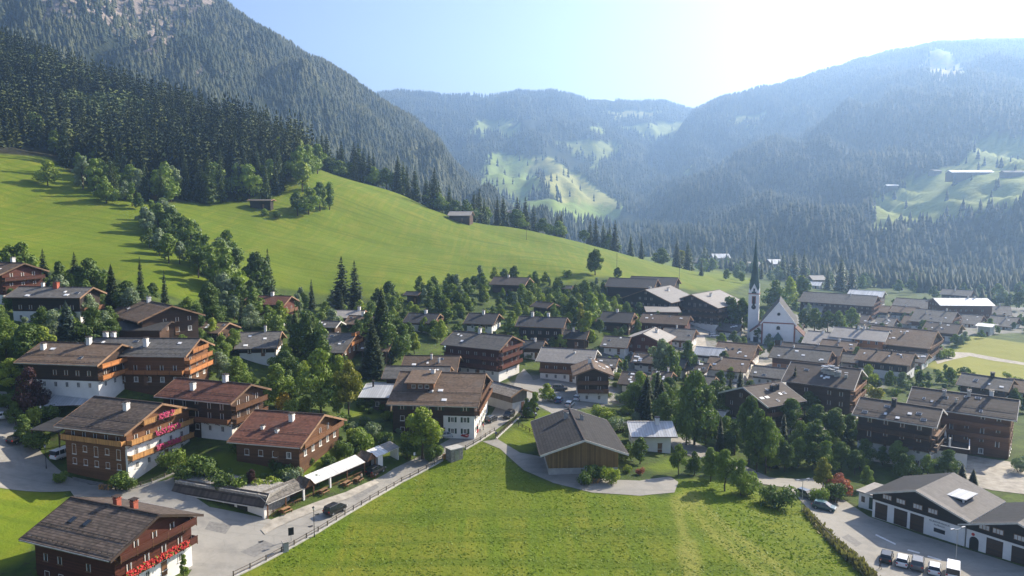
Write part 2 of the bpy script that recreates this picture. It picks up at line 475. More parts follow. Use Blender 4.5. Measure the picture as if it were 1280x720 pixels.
FOREST_FLOOR = [(-900,-400),(-900,150),(0,192),(60,196),(130,245),(195,254),(300,250),(400,212),(480,226),(600,270),(700,290),(700,250),(400,120),(200,-300)]
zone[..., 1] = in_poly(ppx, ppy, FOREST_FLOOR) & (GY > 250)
PAVED = [[(840,400),(960,395),(1200,380),(1290,385),(1290,415),(1200,420),(1150,455),(1080,500),(1030,520),(960,520),(900,500),(850,460)],
         [(630,480),(665,468),(770,478),(780,505),(690,515)], [(700,440),(860,430),(860,470),(720,470)]]
pav = np.zeros(GX.shape, np.float32)
for p in PAVED: pav = np.maximum(pav, in_poly(ppx, ppy, p) & front)
def blur(a):
    b = a.copy(); b[1:-1, 1:-1] = (a[1:-1, 1:-1]*2+a[:-2, 1:-1]+a[2:, 1:-1]+a[1:-1, :-2]+a[1:-1, 2:])/6
    return b
for c in range(3): zone[..., c] = blur(zone[..., c])
pav = blur(pav)
def grid_mesh(name, X, Y, Z, mats, smooth=True):
    n, m = X.shape
    V = np.stack([X, Y, Z], -1).reshape(-1, 3)
    i = np.arange(n-1)[:, None]*m+np.arange(m-1)[None]
    Fq = np.stack([i, i+1, i+m+1, i+m], -1).reshape(-1, 4)
    return mesh_np(name, V, Fq, mats, smooth=smooth)
m, nt, b = nodes('ground_cover')
za = nt.nodes.new('ShaderNodeAttribute'); za.attribute_name = 'zone'
pa = nt.nodes.new('ShaderNodeAttribute'); pa.attribute_name = 'paved'
sz = nt.nodes.new('ShaderNodeSeparateColor'); nt.links.new(za.outputs['Color'], sz.inputs[0])
P = geopos(nt)
n1 = noise(nt, P, .018, 5, .55); n2 = noise(nt, P, .12, 5, .65); n3 = noise(nt, P, .9, 5, .75); n4 = noise(nt, P, .06, 3, .5)
mp = nt.nodes.new('ShaderNodeMapping'); mp.inputs['Rotation'].default_value = (0, 0, R_(28)); mp.inputs['Scale'].default_value = (.35, .025, .1)
nt.links.new(P, mp.inputs[0]); swath = noise(nt, mp.outputs[0], 1.0, 3, .5)
g = mixc(nt, ramp(nt, n1, .35, .65), (.094, .148, .009), (.138, .178, .014))
g = mixc(nt, ramp(nt, n2, .3, .75), g, (.122, .164, .012))
g = mixc(nt, math_(nt, 'MULTIPLY', ramp(nt, n3, .5, .72), .35), g, (.080, .118, .008))
g = mixc(nt, math_(nt, 'MULTIPLY', ramp(nt, swath, .45, .65), .6), g, (.19, .19, .022))
g = mixc(nt, math_(nt, 'MULTIPLY', ramp(nt, n4, .52, .7), .5), g, (.185, .178, .026))
n5 = noise(nt, P, .009, 4, .6); n6 = noise(nt, P, .3, 6, .8)
g = mixc(nt, math_(nt, 'MULTIPLY', ramp(nt, n5, .42, .6), .6), g, (.095, .138, .010))
g = mixc(nt, math_(nt, 'MULTIPLY', ramp(nt, n6, .55, .75), .3), g, (.15, .15, .03))
mp2 = nt.nodes.new('ShaderNodeMapping'); mp2.inputs['Rotation'].default_value = (0, 0, R_(-18)); mp2.inputs['Scale'].default_value = (.012, .30, .02)
nt.links.new(P, mp2.inputs[0]); sw2 = noise(nt, mp2.outputs[0], 1.0, 4, .6)
g = mixc(nt, math_(nt, 'MULTIPLY', ramp(nt, sw2, .5, .6), .6), g, (.078, .118, .010))
g = mixc(nt, sz.outputs[2], g, mixc(nt, n2, (.19, .20, .035), (.235, .23, .055)))
gd = mixc(nt, ramp(nt, n2, .35, .65), (.035, .06, .014), (.09, .125, .025))
gd = mixc(nt, ramp(nt, n3, .5, .7), gd, (.05, .045, .03))
pv_ = mixc(nt, ramp(nt, n3, .3, .7), (.15, .145, .135), (.25, .24, .22))
gd = mixc(nt, math_(nt, 'MULTIPLY', pa.outputs['Fac'], ramp(nt, n2, .35, .5)), gd, pv_)
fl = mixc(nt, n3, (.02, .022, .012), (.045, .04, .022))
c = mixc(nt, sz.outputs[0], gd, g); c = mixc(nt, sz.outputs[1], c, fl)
nt.links.new(c, b.inputs['Base Color']); b.inputs['Roughness'].default_value = .9; b.inputs['Specular IOR Level'].default_value = .1
bump(nt, b, math_(nt, 'ADD', n3, math_(nt, 'MULTIPLY', n2, 1.5)), .8, .35)
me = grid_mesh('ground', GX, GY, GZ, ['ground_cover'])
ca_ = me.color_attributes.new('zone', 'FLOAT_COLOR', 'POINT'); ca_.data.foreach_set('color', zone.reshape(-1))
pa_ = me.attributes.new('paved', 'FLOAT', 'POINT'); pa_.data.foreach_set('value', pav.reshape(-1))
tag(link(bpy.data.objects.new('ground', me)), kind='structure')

# ------------------------------------------------------------------ roads: draped sheets
m, nt, b = nodes('asphalt')
P = geopos(nt)
a1 = noise(nt, P, .05, 5, .6); a2 = noise(nt, P, 1.2, 5, .7); a3 = noise(nt, P, .3, 4, .6)
c = mixc(nt, ramp(nt, a1, .3, .7), (.21, .198, .175), (.30, .285, .25))
mpx = nt.nodes.new('ShaderNodeMapping'); mpx.inputs['Rotation'].default_value = (0, 0, R_(-54)); mpx.inputs['Scale'].default_value = (.02, .55, .1); nt.links.new(P, mpx.inputs[0])
c = mixc(nt, math_(nt, 'MULTIPLY', ramp(nt, noise(nt, mpx.outputs[0], 1., 4, .6), .5, .62), .35), c, (.155, .148, .135))
c = mixc(nt, math_(nt, 'MULTIPLY', ramp(nt, a3, .55, .62), .4), c, (.15, .145, .135))
c = mixc(nt, math_(nt, 'MULTIPLY', ramp(nt, a2, .4, .7), .4), c, (.34, .32, .285))
vo = N(nt, 'ShaderNodeTexVoronoi', Scale=.11); vo.feature = 'DISTANCE_TO_EDGE'
ds = nt.nodes.new('ShaderNodeVectorMath'); ds.operation = 'ADD'
nz = N(nt, 'ShaderNodeTexNoise', Scale=.4); nt.links.new(P, nz.inputs['Vector']); nt.links.new(P, ds.inputs[0]); nt.links.new(nz.outputs['Color'], ds.inputs[1]); nt.links.new(ds.outputs[0], vo.inputs['Vector'])
c = mixc(nt, math_(nt, 'MULTIPLY', math_(nt, 'LESS_THAN', vo.outputs['Distance'], .006), .12), c, (.08, .078, .075))
nt.links.new(c, b.inputs['Base Color']); b.inputs['Roughness'].default_value = .85; b.inputs['Specular IOR Level'].default_value = .2
plain('gravel', (.33, .30, .25), rough=.95, var=.3, scale=.6, bmp=.02)
plain('line_white', (.62, .61, .58), rough=.8, var=.15)
def sheet(name, poly, mat, lift=.05, step=1.1):
    """flat-lying sheet cut to a photo outline and laid on the ground"""
    pts = [at(px, py) for px, py in poly]
    bm = bmesh.new()
    vs = [bm.verts.new((p.x, p.y, 0)) for p in pts]
    f = bm.faces.new(vs)
    bmesh.ops.triangulate(bm, faces=[f])
    x0, x1 = min(p.x for p in pts), max(p.x for p in pts); y0, y1 = min(p.y for p in pts), max(p.y for p in pts)
    for ax, lo, hi in ((0, x0, x1), (1, y0, y1)):
        k = lo+step
        while k < hi:
            no = (1, 0, 0) if ax == 0 else (0, 1, 0); co = (k, 0, 0) if ax == 0 else (0, k, 0)
            bmesh.ops.bisect_plane(bm, geom=bm.verts[:]+bm.edges[:]+bm.faces[:], plane_co=co, plane_no=no)
            k += step
    co = np.array([v.co for v in bm.verts])
    z = T(co[:, 0], co[:, 1])+lift
    for v, q in zip(bm.verts, z): v.co.z = q
    bmesh.ops.recalc_face_normals(bm, faces=bm.faces)
    me = bpy.data.meshes.new(name); bm.to_mesh(me); bm.free(); me.materials.append(M[mat])
    return tag(link(bpy.data.objects.new(name, me)), kind='structure')
sheet('village_road', [(225,735),(300,719),(352,690),(398,664),(452,631),(502,602),(552,576),(601,549),(618,539),(643,521),(661,502),(673,489),(664,470),(655,461),(646,470),(640,488),(622,505),(613,520),(598,535),(562,549),(530,568),(492,586),(467,600),(432,616),(340,650),(325,664),(270,690),(240,712)], 'asphalt', .06)
sheet('side_street', [(-60,478),(8,490),(20,522),(52,566),(85,596),(112,606),(160,609),(205,601),(262,580),(276,590),(228,612),(262,634),(340,650),(325,664),(270,690),(240,712),(190,720),(120,660),(88,614),(0,610),(-70,610)], 'asphalt', .06)
sheet('barn_track', [(603,552),(622,549),(650,566),(672,570),(692,577),(716,592),(760,600),(800,601),(838,596),(848,603),(843,616),(800,620),(740,616),(692,604),(655,588),(625,561)], 'asphalt', .055)
sheet('lower_street', [(832,545),(860,548),(962,597),(1000,599),(1022,597),(1034,610),(1062,630),(1086,646),(1160,672),(1232,694),(1320,722),(1340,790),(1130,790),(1092,724),(1052,682),(1014,640),(986,610),(940,603),(842,562)], 'asphalt', .06)
sheet('hotel_yard', [(1196,567),(1240,574),(1310,585),(1330,625),(1280,618),(1240,613),(1195,604),(1180,590)], 'gravel', .06)
sheet('car_park', [(640,505),(655,478),(690,470),(748,480),(764,502),(722,512),(690,517),(672,507),(660,502)], 'asphalt', .05)
sheet('church_lane', [(845,418),(880,402),(915,400),(912,410),(880,418),(885,440),(868,440)], 'gravel', .05)
sheet('market_path', [(835,470),(880,455),(985,452),(965,470),(935,478),(880,476)], 'gravel', .05)
sheet('pavement', [(326,663),(340,650),(432,616),(468,600),(474,604),(437,623),(346,660),(331,669)], 'gravel', .14)
plain('asphalt_patch', (.185, .178, .165), rough=.9, var=.25, scale=2)
for q in [[(300,690),(330,676),(345,682),(318,697)],[(440,622),(470,606),(474,609),(446,626)],[(262,652),(290,656),(282,668),(256,662)],[(1060,668),(1078,680),(1070,684),(1052,672)],[(560,556),(590,548),(592,551),(563,560)],[(90,596),(130,604),(126,608),(92,601)]]:
    sheet('asphalt_patch', q, 'asphalt_patch', .066, 2)
sheet('field_path', [(1168,449),(1190,440),(1212,441),(1290,455),(1290,458),(1212,445),(1190,450),(1172,455)], 'gravel', .05)
for k, q in enumerate([[(1135,687),(1150,691),(1149,692.5),(1134,688.5)],[(1160,695),(1177,700),(1176,701.5),(1159,696.5)],[(1095,668),(1120,680),(1119,681.5),(1094,669.5)]]):
    o = sheet('lane_marking', q, 'line_white', .068, 3)

# ------------------------------------------------------------------ mountains: lofted slopes
def loft(cols, ns, ntt, amp, scale, seed, ridge):
    K = len(cols[0][1])
    pxs = np.array([c[0] for c in cols], float)
    Yk = np.array([[q[0] for q in c[1]] for c in cols], float)
    Zk = np.array([[CAMZ+q[0]*uw(0, q[1])[1] for q in c[1]] for c in cols])
    s = np.linspace(pxs[0], pxs[-1], ns)
    t = np.linspace(0, K-1, ntt)
    def cr(A, tt):                     # Catmull-Rom along axis 1
        i = np.clip(np.floor(tt).astype(int), 0, K-2); f = tt-i
        p0 = A[:, np.clip(i-1, 0, K-1)]; p1 = A[:, i]; p2 = A[:, i+1]; p3 = A[:, np.clip(i+2, 0, K-1)]
        return .5*((2*p1)+(-p0+p2)*f+(2*p0-5*p1+4*p2-p3)*f*f+(-p0+3*p1-3*p2+p3)*f**3)
    Ys = np.stack([np.interp(s, pxs, Yk[:, k]) for k in range(K)], 1); Zs = np.stack([np.interp(s, pxs, Zk[:, k]) for k in range(K)], 1)
    Y = cr(Ys, t); Z = cr(Zs, t)
    X = (s[:, None]-640)/F/ (cp) * Y * 1.0
    X = (s[:, None]-640)/F*Y*.985
    env = np.sin(np.clip(t/(K-1), 0, 1)*math.pi)**.6*np.clip(np.abs(t-ridge)/.5, .12, 1)
    Z = Z + fbm(X, Y, scale, seed, 5)*amp*env[None] + fbm(X*2.2, Y*.35, scale*.55, seed+1, 3)*amp*.7*env[None]
    Z = np.maximum(Z-14, -16+.0*Z)
    return X, Y, Z
LEFT = loft([(-700,[(700,120),(950,-200),(1200,-560),(1500,-500)]),(-300,[(760,120),(1000,-90),(1300,-330),(1700,-250)]),
 (0,[(800,165),(1050,30),(1450,-150),(1900,-90)]),(140,[(800,185),(1080,85),(1500,-80),(1950,-30)]),(215,[(800,200),(1100,110),(1530,-38),(2000,0)]),(283,[(800,212),(1110,128),(1550,0),(2000,40)]),
 (317,[(800,222),(1110,140),(1580,24),(2000,60)]),(357,[(800,228),(1120,150),(1600,48),(2000,80)]),(397,[(800,236),(1120,165),(1620,66),(2050,90)]),(437,[(800,246),(1130,178),(1650,88),(2050,110)]),(467,[(800,254),(1130,190),(1680,114),(2050,130)]),
 (507,[(800,265),(1130,208),(1700,137),(2050,160)]),(547,[(800,278),(1130,230),(1700,172),(2050,190)]),(597,[(800,290),(1130,258),(1650,228),(1950,235)]),(660,[(800,305),(1130,284),(1500,270),(1800,278)]),(700,[(800,312),(1130,300),(1500,296),(1800,296)])],
 220, 90, 75, 170, 21, 2)
MID = loft([(330,[(1400,300),(2000,255),(2900,180),(3900,112),(4700,118)]),(470,[(1300,303),(2000,255),(2900,180),(3900,118),(4700,122)]),(510,[(1300,303),(2000,255),(2900,178),(3900,115),(4700,122)]),(560,[(1250,303),(1950,252),(2900,178),(3900,121),(4700,126)]),
 (620,[(1200,304),(1900,248),(2850,172),(3900,121),(4700,126)]),(648,[(1200,304),(1900,246),(2850,170),(3900,113),(4700,120)]),(668,[(1200,305),(1900,246),(2850,170),(3900,115),(4700,120)]),(690,[(1200,305),(1900,246),(2850,172),(3900,113),(4700,120)]),
 (730,[(1200,306),(1950,250),(2900,176),(3900,123),(4700,126)]),(790,[(1200,307),(2050,258),(2950,184),(3900,128),(4700,134)]),(830,[(1200,308),(2100,262),(3000,190),(3900,127),(4700,134)]),(848,[(1200,308),(2150,262),(3000,194),(3900,134),(4700,140)]),(875,[(1250,308),(2200,264),(3050,198),(3900,142),(4700,148)]),(950,[(1300,308),(2300,264),(3100,200),(3900,150),(4700,155)]),(1050,[(1400,308),(2400,264),(3100,200),(3900,150),(4700,155)])],
 200, 110, 60, 300, 31, 3)
RIGHT = loft([(740,[(1150,306),(1400,303),(1650,301),(2100,294),(2300,290),(2800,278),(3300,285)]),(790,[(1100,308),(1350,303),(1600,297),(2050,275),(2300,266),(2900,240),(3400,245)]),(830,[(1000,312),(1220,305),(1500,293),(2000,258),(2300,242),(3000,188),(3500,190)]),(866,[(900,318),(1100,308),(1400,288),(1950,238),(2300,220),(3100,141),(3700,145)]),
 (905,[(840,323),(1050,308),(1320,284),(1950,218),(2300,204),(3100,122),(3700,128)]),(960,[(780,328),(1000,308),(1250,278),(1950,190),(2300,182),(3050,109),(3700,115)]),(1000,[(740,332),(960,308),(1200,275),(1950,172),(2300,166),(3000,98),(3700,105)]),(1060,[(690,338),(900,310),(1150,268),(1950,143),(2300,140),(3000,80),(3700,88)]),(1110,[(640,346),(860,312),(1080,268),(1320,222),(2000,120),(3000,66),(3700,72)]),
 (1160,[(600,354),(820,314),(1060,264),(1320,212),(2000,100),(3000,53),(3700,60)]),(1220,[(560,366),(770,318),(1050,252),(1330,200),(2000,88),(3000,50),(3700,58)]),(1280,[(515,380),(720,322),(1030,246),(1340,192),(2000,80),(3000,49),(3700,55)]),(1400,[(480,396),(680,330),(980,245),(1300,180),(2000,72),(3000,45),(3700,52)]),(1600,[(440,410),(640,340),(940,240),(1250,170),(2000,66),(3000,42),(3700,50)]),(1800,[(420,420),(600,350),(900,240),(1200,170),(2000,66),(3000,42),(3700,50)])],
 220, 130, 70, 260, 41, 5)
CLEAR = [([(603,228),(618,198),(655,203),(672,240),(640,247)], .25),([(668,207),(686,200),(728,226),(764,252),(700,248)], .9),([(596,152),(642,152),(632,168),(586,168)], .4),
 ([(703,180),(740,177),(772,184),(748,200),(722,192)], .6),([(728,192),(745,200),(758,206),(742,212)], .5),([(758,140),(824,138),(800,147),(770,148)], .9),([(782,160),(846,154),(852,168),(815,174)], .5),([(738,158),(754,157),(754,166),(738,166)], .4),
 ([(625,252),(700,252),(768,258),(752,280),(690,272),(640,262)], .2),([(920,149),(955,147),(952,153),(922,155)], .8),
 ([(1104,282),(1116,238),(1165,222),(1210,206),(1214,186),(1300,184),(1340,236),(1262,250),(1190,268)], .55),([(848,212),(864,208),(862,220),(850,222)], .6)]
ROCK = [([(40,-10),(270,-10),(215,55),(150,45),(110,22),(60,30)], .75),([(160,38),(200,45),(195,72),(165,60)], .6),([(232,90),(285,95),(275,112)], .5),([(1160,62),(1192,72),(1203,92),(1170,100),(1158,84)], 1.0)]
m, nt, b = nodes('mountain_cover')
za = nt.nodes.new('ShaderNodeAttribute'); za.attribute_name = 'zone'
sz = nt.nodes.new('ShaderNodeSeparateColor'); nt.links.new(za.outputs['Color'], sz.inputs[0])
P = geopos(nt)
f1 = noise(nt, P, .02, 6, .7); f2 = noise(nt, P, .08, 4, .7)
c = mixc(nt, ramp(nt, f2, .35, .65), (.014, .022, .013), (.04, .046, .022))
gr = mixc(nt, sz.outputs[2], (.17, .26, .045), (.33, .31, .11)); gr = mixc(nt, ramp(nt, f1, .45, .7), gr, (.17, .19, .06))
c = mixc(nt, sz.outputs[0], c, gr)
rk = mixc(nt, f2, (.17, .14, .12), (.52, .42, .35)); c = mixc(nt, math_(nt, 'MULTIPLY', sz.outputs[1], ramp(nt, f1, .33, .5)), c, rk)
nt.links.new(c, b.inputs['Base Color']); b.inputs['Roughness'].default_value = .95; b.inputs['Specular IOR Level'].default_value = .05
bump(nt, b, f2, .7, 4)
ZN = {}
def _grow(p, k):
    cx = sum(q[0] for q in p)/len(p); cy = sum(q[1] for q in p)/len(p)
    return [(cx+(x-cx)*k, cy+(y-cy)*k) for x, y in p]
CLEAR = [(_grow(p, 1.22), d) for p, d in CLEAR]+[([(1160,58),(1192,66),(1206,92),(1172,102),(1156,82)], .5)]
for nm, (X, Y, Z) in (('mountainside', LEFT), ('valley_head_hills', MID), ('forested_slope', RIGHT)):
    qx, qy = project(X, Y, Z)
    wob = fbm(X, Y, 55, 9, 3)*16
    zz = np.zeros(X.shape+(4,), np.float32); zz[..., 3] = 1
    for p, d in CLEAR:
        if nm == 'mountainside': continue
        k = in_poly(qx+wob, qy+wob*.35, p)
        if nm == 'valley_head_hills' and p[0][0] > 1000: k &= False
        if nm == 'forested_slope' and p[0][0] < 840: k &= False
        zz[..., 0] = np.maximum(zz[..., 0], k); zz[..., 2] = np.maximum(zz[..., 2], k*d)
    for p, d in ROCK: zz[..., 1] = np.maximum(zz[..., 1], d*in_poly(qx+wob, qy+wob, p))
    ZN[nm] = zz
    me = grid_mesh(nm, X, Y, Z, ['mountain_cover'])
    a_ = me.color_attributes.new('zone', 'FLOAT_COLOR', 'POINT'); a_.data.foreach_set('color', zz.reshape(-1))
    tag(link(bpy.data.objects.new(nm, me)), kind='structure')

# ------------------------------------------------------------------ woods on the mountains (far-off masses)
def far_tree(n=5, layers=2, seed=0):
    r = np.random.default_rng(seed); V = []; Fc = []
    for L in range(layers):
        z0 = L/layers*.75; z1 = min(1, z0+ (1.0 if layers == 1 else .55)); rad = .17*(1-z0*.85)
        k = len(V); V.append((0, 0, z1 if L < layers-1 else 1))
        for i in range(n):
            a = 2*math.pi*(i+.5*L)/n; q = rad*r.uniform(.75, 1.25); V.append((q*math.cos(a), q*math.sin(a), z0+r.uniform(-.03, .03)))
        for i in range(n): Fc.append((k, k+1+i, k+1+(i+1) % n))
    return np.array(V), np.array(Fc)
def spread(V, Fc, pos, size, wide, tint, name, mat, nz_=None):
    n = len(pos); ang = rng.uniform(0, 6.28, n); c, s = np.cos(ang)[:, None], np.sin(ang)[:, None]
    x = V[None, :, 0]*c-V[None, :, 1]*s; y = V[None, :, 0]*s+V[None, :, 1]*c
    W = np.stack([x*(size*wide)[:, None]+pos[:, :1], y*(size*wide)[:, None]+pos[:, 1:2], V[None, :, 2]*size[:, None]+pos[:, 2:3]], -1).reshape(-1, 3)
    Q = (Fc[None]+(np.arange(n)*len(V))[:, None, None]).reshape(-1, Fc.shape[1])
    me = mesh_np(name, W, Q, [mat])
    a = me.attributes.new('tint', 'FLOAT', 'FACE'); a.data.foreach_set('value', np.repeat(tint, len(Fc)).astype(np.float32))
    return link(bpy.data.objects.new(name, me))
def scatter_loft(G, zz, n, tmax, keep=lambda qx, qy, z: 1., lo=0):
    X, Y, Z = G; ns, ntt = X.shape
    A = np.stack([X, Y, Z], -1)
    e1 = A[1:, :-1]-A[:-1, :-1]; e2 = A[:-1, 1:]-A[:-1, :-1]
    ar = np.linalg.norm(np.cross(e1, e2), axis=-1); ar[:, int(tmax*ntt):] = 0; ar[:, :lo] = 0
    qx, qy = project(X, Y, Z)
    vis = (qx[:-1, :-1] > -140) & (qx[:-1, :-1] < 1420) & (qy[:-1, :-1] > -120)
    ar = ar*vis
    pr = ar.ravel()/ar.sum(); k = rng.choice(len(pr), n, p=pr)
    i, j = np.divmod(k, ntt-1); a = rng.random(n)[:, None]; b_ = rng.random(n)[:, None]
    p = A[i, j]+e1[i, j]*a+e2[i, j]*b_
    ok = ((zz[i, j, 0] < .5) | (rng.random(n) < .03)) & (rng.random(n) > zz[i, j, 1]*.95)
    return p[ok]
Vf, Ff = far_tree(6, 3, 1); Vm, Fm = far_tree(5, 2, 2)
p = scatter_loft(LEFT, ZN['mountainside'], 42000, .74); p = p[fbm(p[:,0]*1.8, p[:,1]*.5, 55, 15, 4) > -.27]
h = rng.uniform(8, 18, len(p))*(.75+.5*(fbm(p[:,0], p[:,1], 60, 5)+.5))
tag(spread(Vf, Ff, p-[0,0,1], h, rng.uniform(1.1, 2.0, len(p)), np.clip(rng.random(len(p))*.8+fbm(p[:,0], p[:,1], 90, 8)*.9+.1, 0, 1), 'mountain_forest', 'wood_far'), kind='stuff')
p = scatter_loft(RIGHT, ZN['forested_slope'], 40000, .88)
h = rng.uniform(10, 22, len(p))
tag(spread(Vf, Ff, p-[0,0,1], h, rng.uniform(1.0, 1.8, len(p)), np.clip(rng.random(len(p))*.7+fbm(p[:,0], p[:,1], 120, 8)*.8, 0, 1), 'slope_forest', 'wood_far'), kind='stuff')
p = scatter_loft(MID, ZN['valley_head_hills'], 30000, .80)
k = fbm(p[:,0], p[:,1], 240, 77, 3) > -.32; p = p[k]
h = rng.uniform(16, 30, len(p))
tag(spread(Vm, Fm, p-[0,0,1], h, rng.uniform(1., 1.5, len(p)), np.clip(rng.random(len(p))*.7+fbm(p[:,0], p[:,1], 200, 8)*.9, 0, 1), 'distant_forest', 'wood_far'), kind='stuff')
# ------------------------------------------------------------------ houses
def facing(yaw, d, pos):
    """does the wall with local normal d look towards the camera side"""
    n = Matrix.Rotation(yaw, 2) @ Vector(d)
    v = Vector((0-pos.x, 0-pos.y)).normalized()
    return n.dot(v)
WIN = {}
def window_mesh(wd, ht, frame='frame_wood', shut=None, curtain=False, merged=False):
    k = (wd, ht, frame, shut, curtain, merged)
    if k not in WIN:
        f = MB(); t = .08
        f.box(-wd/2, wd/2, -.06, .0, -ht/2, -ht/2+t, frame); f.box(-wd/2, wd/2, -.06, .0, ht/2-t, ht/2, frame)
        f.box(-wd/2, -wd/2+t, -.06, .0, -ht/2+t, ht/2-t, frame); f.box(wd/2-t, wd/2, -.06, .0, -ht/2+t, ht/2-t, frame)
        f.box(-.035, .035, -.05, .0, -ht/2+t, ht/2-t, frame)
        f.box(-wd/2-.08, wd/2+.08, -.16, 0, -ht/2-.07, -ht/2-.002, frame)
        if shut:
            for s in (-1, 1):
                a, b = sorted((s*(wd/2+.03), s*(wd/2+.03+wd*.45))); f.box(a, b, -.05, 0, -ht/2, ht/2, shut)
        g = f if merged else MB(); g.box(-wd/2+t, wd/2-t, -.03, -.01, -ht/2+t, ht/2-t, 'glass_dark')
        if curtain: g.box(-wd/2+t, -wd/2+t+.16, -.034, -.03, -ht/2+t, ht/2-t, 'curtain'); g.box(wd/2-t-.16, wd/2-t, -.034, -.03, -ht/2+t, ht/2-t, 'curtain')
        WIN[k] = (f.mesh('window'), None if merged else g.mesh('pane'))
    return WIN[k]
def put_window(par, x, y, z, rz, spec, near):
    fm, gm = window_mesh(*spec, merged=not near)
    o = bpy.data.objects.new('window', fm); o.location = (x, y, z); o.rotation_euler = (0, 0, rz); link(o, par)
    if near: link(bpy.data.objects.new('pane', gm), o)
CHIM = {}
def chimney(roof, x, y, z, hgt=1.5, wd=.9, mat='plaster', cap='fascia_dark'):
    k = (hgt, wd, mat, cap)
    if k not in CHIM:
        c = MB(); w2 = wd/2
        c.box(-w2, w2, -w2, w2, -.9, hgt, mat)
        c.box(-w2-.09, w2+.09, -w2-.09, w2+.09, hgt, hgt+.1, mat)
        for sx in (-1, 1):
            for sy in (-1, 1): c.box(sx*w2*.75-.07, sx*w2*.75+.07, sy*w2*.75-.07, sy*w2*.75+.07, hgt+.1, hgt+.38, mat)
        c.box(-w2-.14, w2+.14, -w2-.14, w2+.14, hgt+.38, hgt+.48, cap)
        CHIM[k] = c.mesh('chimney')
    o = bpy.data.objects.new('chimney', CHIM[k]); o.location = (x, y, z); return link(o, roof)

def balcony(par, wx0, wx1, y, rz, org, z, depth, boardm, flowers=None, posts=False, railh=1.0):
    """balcony along local x from wx0 to wx1, wall at y=0, out to -depth; rz turns it onto its wall"""
    b = MB()
    b.box(wx0, wx1, -depth, -.02, z-.14, z, 'timber_brown')
    b.box(wx0, wx1, -depth-.03, -depth+.03, z+.12, z+railh-.1, boardm)
    b.box(wx0-.03, wx1+.03, -depth-.08, -depth+.08, z+railh-.09, z+railh, boardm)
    b.box(wx0, wx1, -depth-.06, -depth+.06, z+.002, z+.1, boardm)
    for xx in (wx0, wx1-.06): b.box(xx, xx+.06, -depth+.035, -.03, z+.12, z+railh-.12, boardm)
    n = max(2, int((wx1-wx0)/2.6))
    for i in range(n+1):
        xx = wx0+.05+(wx1-wx0-.2)*i/n
        b.box(xx, xx+.1, -depth-.062, -depth+.062, z-.3, z+railh-.092, 'timber_brown')
        b.beam((xx+.05, -.05, z-.75), (xx+.05, -depth*.85, z-.16), .1, .1, 'timber_brown')
    o = b.build('balcony', par); o.location = org; o.rotation_euler = (0, 0, rz)
    if flowers:
        f = MB(); r = random.Random(int(z*100)+len(flowers))
        fx0, fx1 = wx0+(wx1-wx0)*flowers[1], wx0+(wx1-wx0)*flowers[2]
        f.box(fx0, fx1, -depth-.3, -depth-.09, z+railh-.42, z+railh-.2, 'timber_brown')
        k = int((fx1-fx0)*70)
        for i in range(k):
            x = r.uniform(fx0, fx1); zz = z+railh-.1+r.uniform(-.62, .32); yy = -depth-.2+r.uniform(-.24, .16); s = r.uniform(.08, .19)
            a = r.uniform(0, 3.1); mt = flowers[0] if r.random() < .87 else 'leaf_mid'
            ca, sa = math.cos(a)*s, math.sin(a)*s
            f.add([(x-ca, yy-sa*.4-s*.4, zz-sa), (x+sa, yy-.06, zz-ca), (x+ca, yy+sa*.4, zz+sa), (x-sa, yy-s, zz+ca)], [(0,1,2,3)], mt)
        f.build('flower_box', o)
    return o

